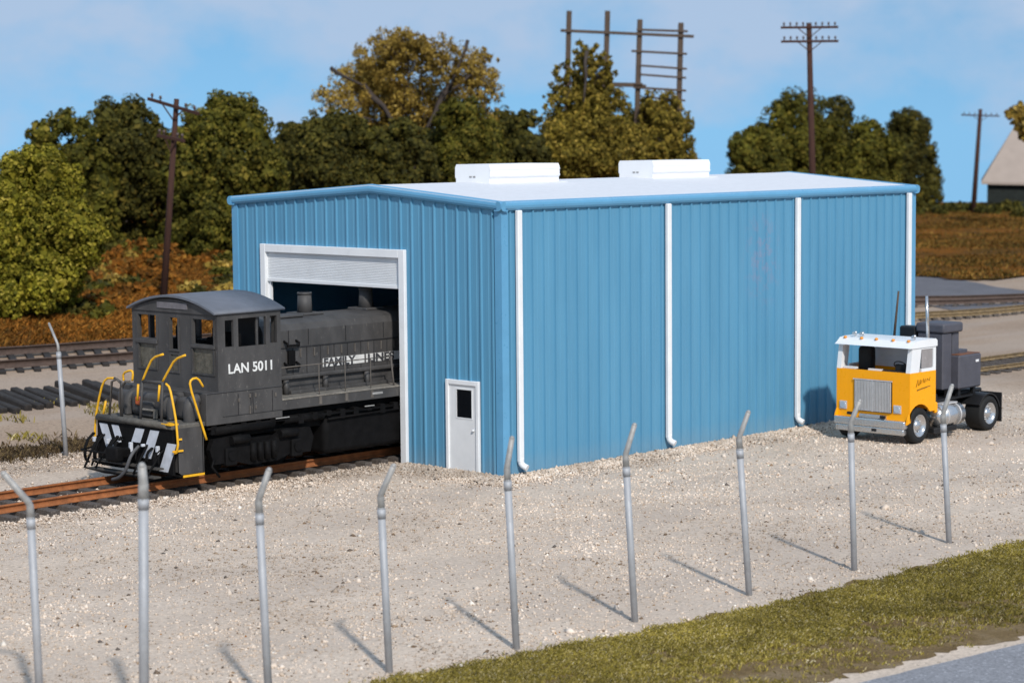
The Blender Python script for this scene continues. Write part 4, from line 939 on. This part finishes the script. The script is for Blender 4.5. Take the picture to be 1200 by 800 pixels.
# ------------------------------------------------------------------- trees
def leafcloud(pts, nrm, size, jit, rg, asp=.75):
    n = len(pts); up = rg.normal(size=(n, 3)); nn = nrm+rg.normal(size=(n, 3))*jit; nn /= np.linalg.norm(nn, axis=1)[:, None]
    a = np.cross(nn, up); a /= np.linalg.norm(a, axis=1)[:, None]+1e-9; b = np.cross(nn, a)
    s = size*rg.uniform(.6, 1.35, size=(n, 1)); a = a*s; b = b*s*asp; c = nn*s*.25
    V = np.stack([pts-a-c*0, pts-b+c, pts+a, pts+b-c*.5], 1).reshape(-1, 3); F = np.arange(4*n).reshape(n, 4); return V, F
def blob_points(n, lobes, rg, shell=.75):
    """points on the outer surfaces of overlapping ellipsoid lobes, with outward normals"""
    w = np.array([l[3]*l[5]+l[4]*l[5] for l in lobes]); w = w/w.sum(); P = []; N = []
    L_ = np.array([l[:6] for l in lobes]); idx = rg.choice(len(lobes), size=int(n*1.7), p=w)
    d = rg.normal(size=(len(idx), 3)); d /= np.linalg.norm(d, axis=1)[:, None]
    rr_ = rg.uniform(shell, 1.04, size=(len(idx), 1)); c = L_[idx, :3]; r = L_[idx, 3:6]; p = c+d*r*rr_
    keep = np.ones(len(p), bool)
    for j in range(len(lobes)):
        q = (p-L_[j, :3])/L_[j, 3:6]; keep &= ~((np.sum(q*q, 1) < .62) & (idx != j))
    p, d = p[keep][:n], (d/r*r.mean())[keep][:n]; return p, d/np.linalg.norm(d, axis=1)[:, None]
def limb(mb, a, b, r0, r1, rg, n=4, wob=.12):
    a, b = Vector(a), Vector(b); L_ = (b-a).length; pts = [a]
    for i in range(1, n): pts.append(a.lerp(b, i/n)+Vector(rg.normal(size=3)*wob*L_*.25))
    pts.append(b); mb.tube(pts, [r0, r1], 7); return pts
def tree(name, u, vtop, vbase, hw, mat, label, group, nleaf=5200, leaf=.20, leafk=.42, dens='full', base=None, seed=0, lowskirt=.0, depth=.85, cat='tree', back=0.):
    leaf *= leafk; nleaf = int(nleaf*4.2); rg = np.random.default_rng(seed*17+int(abs(u))); f = np.array(G(u, vbase)) if base is None else np.array(base)
    if back: d2 = FH*back; f = np.array([f[0]+d2[0], f[1]+d2[1], 0]); f[2] = terr(f[0], f[1])
    kk = mpp(f); top = onpl_depth(u, vtop, f[:2])[2]; h = top-f[2]; R_ = hw*kk*(dist((f[0], f[1], top))/dist(f)) ; T = thing(name, tuple(f), label, cat, group)
    z0 = f[2]+h*lowskirt; ch = top-z0
    lobes = [(f[0], f[1], z0+ch*.43, R_*.84, R_*.84*depth, ch*.42, 1)]
    nl = 38
    for i in range(nl):
        t = rg.uniform(0, 2*math.pi) if i % 3 else rg.uniform(2.4, 5.4)-.0; hh = rg.uniform(.06, .95); prof = math.sqrt(max(.03, 1-((hh-.34)/.66)**2)); rad = R_*prof*.84
        s = rg.uniform(.15, .33)*(1-.2*hh)
        lobes.append((f[0]+math.cos(t)*rad, f[1]+math.sin(t)*rad*depth, z0+hh*ch*.92, R_*s, R_*s, ch*s*.35+R_*s*.45, 1))
    lobes.append((f[0]+rg.uniform(-.1, .1)*R_, f[1], top-R_*.24, R_*.42, R_*.42, R_*.25, 1))
    lobes = [(l[0], l[1], max(l[2], f[2]+l[5]*.8), *l[3:]) for l in lobes]
    # trunk and limbs
    mb = MB(); tt = (f[0], f[1], z0+ch*.45); limb(mb, (f[0], f[1], f[2]-.4), tt, .045*R_+.12, .08, rg, 4, .05)
    for l in lobes[1:12]: limb(mb, (f[0], f[1], z0+ch*rg.uniform(.15, .4)), l[:3], .10, .03, rg, 3)
    mb.build('trunk', M['bark'], T)
    # small clumps on the lobes, leaves on the clumps
    nc = max(60, nleaf//48); cp, cn = blob_points(nc, lobes, rg, .80)
    m_ = nleaf//len(cp); idx = np.repeat(np.arange(len(cp)), m_); cr = R_*.062*rg.uniform(.6, 1.6, size=(len(cp), 1))+leaf*.5
    d = rg.normal(size=(len(idx), 3)); d /= np.linalg.norm(d, axis=1)[:, None]
    pts = cp[idx]+d*cr[idx]; V, F = leafcloud(pts, d*.8+cn[idx]*.6, leaf, .6, rg)
    # inner leaves that close the crown
    ni = nleaf//5; ip, inn = blob_points(ni, [(l[0], l[1], l[2], l[3]*.80, l[4]*.80, l[5]*.80, 1) for l in lobes], rg, .6)
    V2, F2 = leafcloud(ip, inn, leaf*2.2, .3, rg)
    V = np.concatenate([V, V2]); F = np.concatenate([F, F2+4*len(idx)])
    ok = V[:, 2].reshape(-1, 4).min(1) > terr(V[::4, 0], V[::4, 1])-.1; F = F[ok]
    raw('crown', V, F, mat, T); return T
def sparse_tree(u, vtop, vbase, hw, label, seed, nleaf=5200, leaf=.14, lobespec=None, mat=None, bare=(), sp_=1.0):
    rg = np.random.default_rng(seed); f = np.array(G(u, vbase)); kk = mpp(f); T = thing('autumn_tree', tuple(f), label, 'tree', 'golden autumn trees rising behind the green trees')
    def at(uu, vv, back=0.): d = ray(uu, vv); t = (((f[:2]-CP[:2])@FH)+back)/(d[:2]@FH); return np.array(CP+d*t)
    mb = MB(); fork = at(u, vtop+(vbase-vtop)*.55); limb(mb, f-np.array([0, 0, .5]), fork, 6*kk*.7, 4.5*kk*.6, rg, 4, .05)
    V = []; F = []; nv = 0
    for (lu, lv, lr, lh, den) in lobespec:
        back = rg.uniform(-2.5, 2.5); c = at(lu, lv, back); limb(mb, fork, c, 2.6*kk, .7*kk, rg, 5, .16)
        r_ = lr*kk
        for _ in range(int(14*den)+5):
            d = rg.normal(size=3); d /= np.linalg.norm(d); tip = c+d*np.array([r_, r_, lh*kk])*rg.uniform(.6, 1.0)
            limb(mb, c+rg.normal(size=3)*r_*.15, tip, .55*kk, .2*kk, rg, 3, .2)
        nn = int(nleaf*den*lr*lh/900*sp_*.95); nc = max(14, nn//30); d = rg.normal(size=(nc, 3)); d /= np.linalg.norm(d, axis=1)[:, None]
        cp = c+d*np.array([r_, r_, lh*kk])*rg.uniform(.3, 1.2, size=(nc, 1)); idx = rg.integers(0, nc, nn)
        d2 = rg.normal(size=(nn, 3)); d2 /= np.linalg.norm(d2, axis=1)[:, None]; pts = cp[idx]+d2*r_*.15*rg.uniform(.3, 1.2, size=(nn, 1))
        v, q = leafcloud(pts, d2+d[idx]*.5, leaf, .7, rg); V.append(v); F.append(q+nv); nv += len(v)
    for a, b, w in bare: limb(mb, at(*a, -1.5), at(*b, -2.5), w*kk, w*kk*.45, rg, 4, .08)
    mb.build('trunk', M['bark'], T); raw('crown', np.concatenate(V), np.concatenate(F), mat or M['leaf_gold'], T); return T
GL = 'green trees massed behind the shed'
tree('leafy_tree', 43, 173, 372, 78, M['leaf_light'], 'light yellow green rounded tree at the left edge, nearest of the trees', None, 11000, .17, seed=1, lowskirt=.0)
tree('leafy_tree', 76, 131, 296, 64, M['leaf_mid'], 'olive tree showing above the light green tree at far left', GL, 5200, .22, seed=2)
tree('leafy_tree', 148, 115, 290, 68, M['leaf_dark'], 'dark green tree directly left of the leaning pole', GL, 9000, .20, seed=3)
tree('leafy_tree', 262, 107, 300, 74, M['leaf_mid'], 'broad green tree right of the leaning pole, above the shed corner', GL, 9500, .20, seed=4)
tree('leafy_tree', 395, 130, 290, 66, M['leaf_dark'], 'dark green tree under the left half of the golden tree', GL, 8000, .21, seed=5)
tree('leafy_tree', 205, 142, 284, 50, M['leaf_dark'], 'dark tree filling the gap behind the leaning pole', GL, 4200, .24, seed=6, back=12)
tree('leafy_tree', 470, 140, 290, 52, M['leaf_dark'], 'dark tree below the fork of the golden tree', GL, 5200, .23, seed=7)
tree('leafy_tree', 545, 116, 285, 58, M['leaf_mid'], 'green tree behind the left roof vent', GL, 8000, .21, seed=8)
tree('leafy_tree', 618, 131, 282, 42, M['leaf_dark'], 'dark tree between the two golden trees', GL, 5200, .23, seed=9)
tree('leafy_tree', 325, 146, 282, 50, M['leaf_dark'], 'dark tree filling the gap left of the golden tree', GL, 4200, .24, seed=10, back=10)
tree('leafy_tree', 12, 178, 292, 46, M['leaf_dark'], 'dark tree behind the light green tree at the left edge', GL, 4200, .24, seed=20, back=6)
tree('leafy_tree', 725, 172, 284, 62, M['leaf_dark'], 'dark low tree behind the roof vents', GL, 5200, .23, seed=21, back=8)
tree('leafy_tree', 584, 128, 276, 48, M['leaf_dark'], 'dark tree closing the gap right of the left roof vent', GL, 5200, .23, seed=41, back=14)
tree('leafy_tree', 655, 150, 276, 46, M['leaf_mid'], 'olive tree left of the thin golden tree, behind the roof', GL, 5200, .23, seed=42, back=10)
tree('leafy_tree', 435, 150, 284, 44, M['leaf_mid'], 'olive tree under the middle of the golden tree', GL, 5200, .22, seed=43)
tree('leafy_tree', 512, 150, 282, 44, M['leaf_dark'], 'dark tree under the right half of the golden tree', GL, 5200, .22, seed=44)
tree('leafy_tree', 800, 178, 280, 34, M['leaf_gold'], 'low ochre tree behind the right end of the right roof vent', GL, 3600, .22, seed=45)
RG_ = 'green trees at the right end of the shed'
tree('leafy_tree', 936, 106, 262, 62, M['leaf_mid'], 'tall green tree behind the two-armed pole', RG_, 8500, .24, seed=11)
tree('leafy_tree', 884, 150, 262, 44, M['leaf_mid'], 'low green tree at the left end of the right hand group', RG_, 5500, .25, seed=12)
tree('leafy_tree', 996, 114, 262, 46, M['leaf_dark'], 'dark green tree just right of the two-armed pole', RG_, 5500, .25, seed=13, back=8)
tree('leafy_tree', 1000, 140, 262, 50, M['leaf_mid'], 'olive tree in front of the dark tree right of the pole', RG_, 6000, .25, seed=15, back=-6)
tree('leafy_tree', 1062, 128, 246, 40, M['leaf_dark'], 'dark green tree above the far right roof corner', RG_, 6500, .25, seed=14)
sparse_tree(470, 37, 272, 110, 'large golden autumn tree with bare forked limbs, tallest of the trees', 31, 5600, .075,
    [(460, 70, 38, 30, 1.2), (510, 72, 30, 26, .9), (430, 98, 38, 30, 1.3), (400, 122, 30, 24, .55), (470, 120, 42, 32, 1.5), (545, 85, 34, 28, .8), (560, 105, 26, 22, .7), (520, 128, 34, 28, 1.0), (572, 68, 14, 12, .4), (380, 108, 12, 14, .25), (480, 52, 26, 14, .8), (420, 150, 34, 20, 1.0), (470, 158, 40, 20, 1.2), (530, 152, 36, 20, 1.0), (395, 142, 24, 16, .7), (560, 135, 22, 18, .8)],
    bare=(((388, 80), (425, 100), 2.6), ((425, 100), (470, 150), 4.5), ((442, 42), (465, 65), 2.2), ((500, 45), (478, 75), 1.8), ((548, 48), (528, 100), 2.4), ((566, 78), (530, 105), 3.0), ((528, 100), (500, 150), 4.5)))
sparse_tree(688, 52, 280, 50, 'tall thin golden autumn tree in front of the timber framework', 32, 6000, .095,
    [(685, 68, 22, 18, .6), (672, 95, 26, 20, .6), (700, 90, 20, 24, 1.0), (660, 120, 22, 18, .6), (700, 125, 32, 26, 1.6), (680, 155, 44, 28, 2.4), (720, 165, 34, 24, 2.0), (650, 112, 12, 14, .3), (670, 185, 44, 22, 2.4), (715, 190, 40, 22, 2.0)], bare=(((688, 60), (684, 120), 2.2),), mat=M['leaf_ochre'])
sparse_tree(772, 108, 279, 40, 'low golden autumn tree below the rungs of the framework', 33, 6000, .10,
    [(772, 130, 26, 20, 1.5), (755, 150, 30, 22, 2.0), (790, 150, 22, 20, 1.6), (745, 175, 36, 22, 2.2), (785, 175, 28, 20, 1.8), (770, 192, 42, 16, 2.0)], mat=M['leaf_ochre'])
sparse_tree(1240, 118, 262, 24, 'small golden tree overlapping the barn roof at the right edge', 34, 4000, .18, [(1198, 135, 16, 14, 2.4), (1205, 150, 14, 14, 2.2), (1222, 140, 20, 16, 2.4)], mat=M['leaf_gold'])

# shrubs on the slope and the crest
def shrub(u, v, hw, hh, mat, label, group, seed, n=900, leaf=.13):
    rg = np.random.default_rng(seed); f = np.array(G(u, v)); kk = mpp(f); r = hw*kk; h = hh*kk
    ls = [(f[0]+rg.uniform(-.5, .5)*r, f[1]+rg.uniform(-.5, .5)*r, f[2]+h*rg.uniform(.1, .45), r*rg.uniform(.35, .6), r*rg.uniform(.35, .6), h*rg.uniform(.35, .6), 1) for _ in range(5)]
    p, nn = blob_points(n, ls, rg, .6); p = p+rg.normal(size=p.shape)*leaf*.8
    V, F = leafcloud(p, nn, leaf, .8, rg); o = raw('shrub', V, F, mat, None, tuple(f)); return tag(o, label, 'shrub', group)
rs = random.Random(12); k = 0
SL = {'leaf_rust': 'russet dry shrub on the slope below the trees', 'leaf_mid': 'green leafy shrub on the russet slope', 'leaf_dark': 'dark green shrub at the foot of the trees', 'leaf_gold': 'ochre dry shrub on the russet slope'}
for i in range(110):
    u = rs.uniform(95, 300); v = rs.choice([rs.uniform(278, 318), rs.uniform(282, 350)])+(0 if u > 130 else 14); mt_ = rs.choice(['leaf_rust', 'leaf_rust', 'leaf_mid', 'leaf_dark', 'leaf_gold', 'leaf_rust']) if v > 305 else rs.choice(['leaf_dark', 'leaf_mid', 'leaf_mid', 'leaf_rust', 'leaf_dark'])
    lb = SL.get(mt_, 'brown dead scrub bush on the russet slope')
    shrub(u, v, rs.uniform(8, 22), rs.uniform(8, 20)*(1.3 if v < 310 else .8), M[mt_], lb, lb+'s', 100+i, 700)
for i in range(16):
    u = rs.uniform(0, 130); v = rs.uniform(356, 376); shrub(u, v, rs.uniform(6, 13), rs.uniform(6, 12), M[rs.choice(['leaf_mid', 'leaf_dark'])], 'low green shrub under the light green tree at left', 'shrubs under the light green tree', 200+i, 500)
for i in range(22):
    u = 1066+i*7+rs.uniform(-3, 3); v = 244+max(0, u-1130)*.05+rs.uniform(0, 9); shrub(u, v, rs.uniform(8, 15), rs.uniform(5, 11), M[rs.choice(['leaf_mid', 'leaf_dark', 'leaf_dark'])], 'low green shrub along the hill crest at right', 'shrubs along the right hill crest', 300+i, 500, .2)

# ------------------------------------------------------- scattered cover
def inside(P, lo, hi): return P
def scatter_tufts(name, P, blades, h, w, mat, rg, spread=.08, bend=.5):
    n = len(P); Pi = np.repeat(P, blades, 0); m_ = len(Pi)
    a = rg.uniform(0, 2*np.pi, m_); hh = h*rg.uniform(.5, 1.3, m_); ln = rg.uniform(.1, bend, m_)*hh/h*1.
    d = np.stack([np.cos(a), np.sin(a)], 1); off = rg.normal(size=(m_, 2))*spread
    x, y = Pi[:, 0]+off[:, 0], Pi[:, 1]+off[:, 1]; z = Pi[:, 2]-.01
    ww = w*rg.uniform(.6, 1.4, m_); px, py = -d[:, 1]*ww, d[:, 0]*ww
    V = np.stack([np.stack([x-px, y-py, z], 1), np.stack([x+px, y+py, z], 1), np.stack([x+px*.7+d[:, 0]*ln*h*.6, y+py*.7+d[:, 1]*ln*h*.6, z+hh*.65], 1), np.stack([x+d[:, 0]*ln*h*1.6, y+d[:, 1]*ln*h*1.6, z+hh], 1)], 1).reshape(-1, 3)
    return tag(raw(name, V, np.arange(4*m_).reshape(-1, 4), mat), kind='stuff')
vi = np.array(verge_in); re_ = np.array(road_edge)
n = 120000; x = rng.uniform(-17, 6, n); yi = np.interp(x, vi[:, 0], vi[:, 1]); yo = np.interp(x, re_[:, 0], re_[:, 1])
t = rng.beta(1.0, 1.5, n); y = yi-.08-(yi-yo)*t*.93+rng.normal(size=n)*.08+.14*vnoise(x*2.3, x*1.1, .6)*np.exp(-t*6)+np.abs(rng.standard_cauchy(n)).clip(0, 25)*.012*(t < .1)
dn = .8*vnoise(x, y, .55)+.9*vnoise(x+3, y-2, .13)+.6*vnoise(x+y*.7, y-x*.4, .07)+rng.normal(size=len(x))*.15; keep = (dn > -.36+1.45*(t-.25)) & (vnoise(x+9, y*1.6, .9)+rng.normal(size=len(x))*.5 > -1.15+1.1*t) & (rng.random(n) > np.clip((t-.55)*1.6, 0, .85)); x, y, t = x[keep], y[keep], t[keep]
P = np.stack([x, y, terr(x, y)], 1); scatter_tufts('grass', P, 4, .065, .009, M['grass'], rng, .07, .8)
Q = np.repeat(P, 4, 0)+np.abs(rng.normal(size=(len(P)*4, 3)))*[0, 0, .022]+rng.normal(size=(len(P)*4, 3))*[.05, .05, 0]
Vq, Fq = leafcloud(Q, np.tile([-.3, -.5, .8], (len(Q), 1)), .0165, .9, rng, .55); tag(raw('moss', Vq, Fq, M['grass']), kind='stuff')
# stones
ico = np.array([(1, 0, 0), (-1, 0, 0), (0, 1, 0), (0, -1, 0), (0, 0, 1), (0, 0, -1)], float); icf = np.array([(0, 2, 4), (2, 1, 4), (1, 3, 4), (3, 0, 4), (2, 0, 5), (1, 2, 5), (3, 1, 5), (0, 3, 5)])
def stones(name, P, s, mat, rg):
    n = len(P); sz = s*rg.lognormal(0, .45, n)[:, None, None]; an = rg.uniform(.5, 1.2, size=(n, 1, 3)); an[..., 2] *= .75
    b = ico[None]*an*sz+rg.normal(size=(n, 6, 3))*.18*sz; a = rg.uniform(0, 6.28, n); c, s_ = np.cos(a)[:, None], np.sin(a)[:, None]
    V = np.stack([b[..., 0]*c-b[..., 1]*s_, b[..., 0]*s_+b[..., 1]*c, b[..., 2]], 2)+P[:, None]
    F = (icf[None]+6*np.arange(n)[:, None, None]).reshape(-1, 3); return tag(raw(name, V.reshape(-1, 3), F, mat), kind='stuff')
n = 120000; x = rng.uniform(-20, 26, n); y = rng.uniform(-12.6, 3.2, n)
sel = ~((x > -.05) & (y > -.02)) & (rng.random(n) < np.clip(1.25-(x+20)/60, .3, 1)); sel &= vnoise(x, y, 1.7)+rng.normal(size=n)*.6 > -.5; x, y = x[sel], y[sel]
P1 = np.stack([x, y, terr(x, y)+.004], 1)
n = 26000; s = rng.uniform(0, 1, n)                                     # thicker band along walls and track
x = rng.uniform(-1, 17, n); y = -np.abs(rng.normal(size=n))*.45-.03; P2 = np.stack([x, y, .01+.06*np.exp(y*1.6)*rng.random(n)], 1)
x = -np.abs(rng.normal(size=9000))*.45-.03; y = rng.uniform(-.5, 3.2, 9000); P3 = np.stack([x, y, .01+.06*np.exp(x*1.6)*rng.random(9000)], 1)
x = rng.uniform(-19, 0, 14000); y = 4.85+rng.choice([-1, 1], 14000)*(1.25+np.abs(rng.normal(size=14000))*.5); P4 = np.stack([x, y-.02*(x < -9), .01+.03*rng.random(14000)], 1)
x = rng.uniform(-18, -.4, 6000); y = rng.uniform(4.2, 5.55, 6000)+np.interp(x, [-18, -9], [-.55, 0]); P5 = np.stack([x, y, .0+.06*rng.random(6000)], 1)
x = rng.uniform(-10, 4, 9000); y = 8.5+rng.uniform(0, 3.4, 9000); P6 = np.stack([x, y, terr(x, y)+.01], 1)
stones('gravel_stones', np.concatenate([P1, P2, P3, P4, P5, P6]), .0205, M['pebble'], rng)
x = rng.uniform(-20, 24, 500); y = rng.uniform(-12, 3, 500); sel = ~((x > -.05) & (y > -.05)); x, y = x[sel], y[sel]; stones('larger_stones', np.stack([x, y, terr(x, y)+.01], 1), .038, M['pebble'], rng)
# dry leaf litter flecks on gravel
x = rng.uniform(-20, 20, 900); y = rng.uniform(-12, 2.5, 900); sel = ~((x > -.05) & (y > -.05)); x, y = x[sel], y[sel]; scatter_tufts('leaf_litter', np.stack([x, y, terr(x, y)], 1), 2, .03, .02, M['leaf_rust'], rng, .05, 1.)
# brown weeds in the ditch behind the track
n = 2800; x = rng.uniform(-12, 12, n); y = 12.9+.06*x+rng.normal(size=n)*.85; sel = vnoise(x, y, 1.3) > -.5; x, y = x[sel], y[sel]
scatter_tufts('dead_weeds', np.stack([x, y, terr(x, y)], 1), 9, .15, .02, M['scrubb'], rng, .16, .8)
n = 700; x = rng.uniform(-6, 10, n); y = rng.uniform(14.5, 19, n); sel = vnoise(x, y, .9) > .45; x, y = x[sel], y[sel]
scatter_tufts('track_weeds', np.stack([x, y, terr(x, y)], 1), 8, .18, .02, M['grass'], rng, .14, .8)
# russet ground cover
def field(n, xr, yr_, seed):
    rg = np.random.default_rng(seed); x = rg.uniform(*xr, n); y = rg.uniform(*yr_, n); s = cover_mask(x, y)
    lat = (x-CP[0])*_r0[0]+(y-CP[1])*_r0[1]; d = (x-CP[0])*FH[0]+(y-CP[1])*FH[1]; s &= (np.abs(lat/d) < .26) & (d > 60); return x[s], y[s]
x, y = field(110000, (-2, 60), (22, 100), 5); s = (y-.6*x > 8); x, y = x[s], y[s]
scatter_tufts('ground_cover', np.stack([x, y, terr(x, y)+.09], 1), 5, .17, .035, M['leaf_rust'], rng, .2, .9)
x, y = field(52000, (50, 170), (15, 110), 6); s = (y-.6*x <= 12) & (vnoise(x, y, 5)+rng.normal(size=len(x))*.25 > -.1); x, y = x[s], y[s]
scatter_tufts('right_ground_cover', np.stack([x, y, terr(x, y)+.09], 1), 5, .15, .05, M['leaf_brown'], rng, .35, 1.2)

# -------------------------------------------------------------- sky, light
SUN = Vector((-.50, -.866, 0)).normalized(); EL = R(38); sd = Vector((SUN.x*math.cos(EL), SUN.y*math.cos(EL), math.sin(EL)))
ld = bpy.data.lights.new('sun', 'SUN'); ld.energy = 3.5; ld.angle = R(2.5); ld.color = (1, .955, .89); lo = bpy.data.objects.new('sun', ld); COL.objects.link(lo); lo.rotation_euler = sd.to_track_quat('Z', 'Y').to_euler(); lo.location = (-30, -60, 50)
w = bpy.data.worlds.new('World'); SC.world = w; w.use_nodes = True; n = w.node_tree; n.nodes.clear()
out = n.nodes.new('ShaderNodeOutputWorld'); bg = n.nodes.new('ShaderNodeBackground'); n.links.new(bg.outputs[0], out.inputs[0]); bg.inputs[1].default_value = .15
sk = n.nodes.new('ShaderNodeTexSky'); sk.sky_type = 'NISHITA'; sk.sun_disc = False; sk.sun_elevation = EL; sk.sun_rotation = math.atan2(SUN.x, SUN.y) % (2*math.pi)
sk.air_density = 1.0; sk.dust_density = .4; sk.ozone_density = 2.0
tc = n.nodes.new('ShaderNodeTexCoord'); sp = n.nodes.new('ShaderNodeSeparateXYZ'); n.links.new(tc.outputs['Generated'], sp.inputs[0])
mx = n.nodes.new('ShaderNodeMath'); mx.operation = 'MAXIMUM'; n.links.new(sp.outputs[2], mx.inputs[0]); mx.inputs[1].default_value = 0.
ad = n.nodes.new('ShaderNodeMath'); ad.operation = 'ADD'; n.links.new(mx.outputs[0], ad.inputs[0]); ad.inputs[1].default_value = .30
cb = n.nodes.new('ShaderNodeCombineXYZ'); n.links.new(sp.outputs[0], cb.inputs[0]); n.links.new(sp.outputs[1], cb.inputs[1]); n.links.new(ad.outputs[0], cb.inputs[2])
nm = n.nodes.new('ShaderNodeVectorMath'); nm.operation = 'NORMALIZE'; n.links.new(cb.outputs[0], nm.inputs[0]); n.links.new(nm.outputs[0], sk.inputs['Vector'])
mp = n.nodes.new('ShaderNodeMapping'); mp.inputs['Scale'].default_value = (10, 10, 17); mp.inputs['Location'].default_value = (1.2, .4, .3); n.links.new(tc.outputs['Generated'], mp.inputs[0])
nz = n.nodes.new('ShaderNodeTexNoise'); nz.inputs['Scale'].default_value = 1.0; nz.inputs['Detail'].default_value = 8; nz.inputs['Roughness'].default_value = .58; n.links.new(mp.outputs[0], nz.inputs['Vector'])
# thicker cloud higher up
el = n.nodes.new('ShaderNodeMapRange'); n.links.new(sp.outputs[2], el.inputs[0]); el.inputs[1].default_value = -.02; el.inputs[2].default_value = .07; el.inputs[3].default_value = -.12; el.inputs[4].default_value = .16
sm_ = n.nodes.new('ShaderNodeMath'); sm_.operation = 'ADD'; n.links.new(nz.outputs['Fac'], sm_.inputs[0]); n.links.new(el.outputs[0], sm_.inputs[1])
cr = ramp(n, sm_.outputs[0], [(.42, 0.), (.66, .9)])
SKY = mix(n, 1., sk.outputs[0], (.84, 1.10, 1.06), 'MULTIPLY'); CL = (2.9, 3.75, 5.05)
n.links.new(mix(n, cr, SKY, CL), bg.inputs[0])
SC.view_settings.view_transform = 'Standard'; SC.view_settings.look = 'None'; SC.view_settings.exposure = 0; SC.view_settings.gamma = 1
SC.render.engine = 'CYCLES'; SC.render.resolution_x = 1024; SC.render.resolution_y = 682
SC.cycles.max_bounces = 6
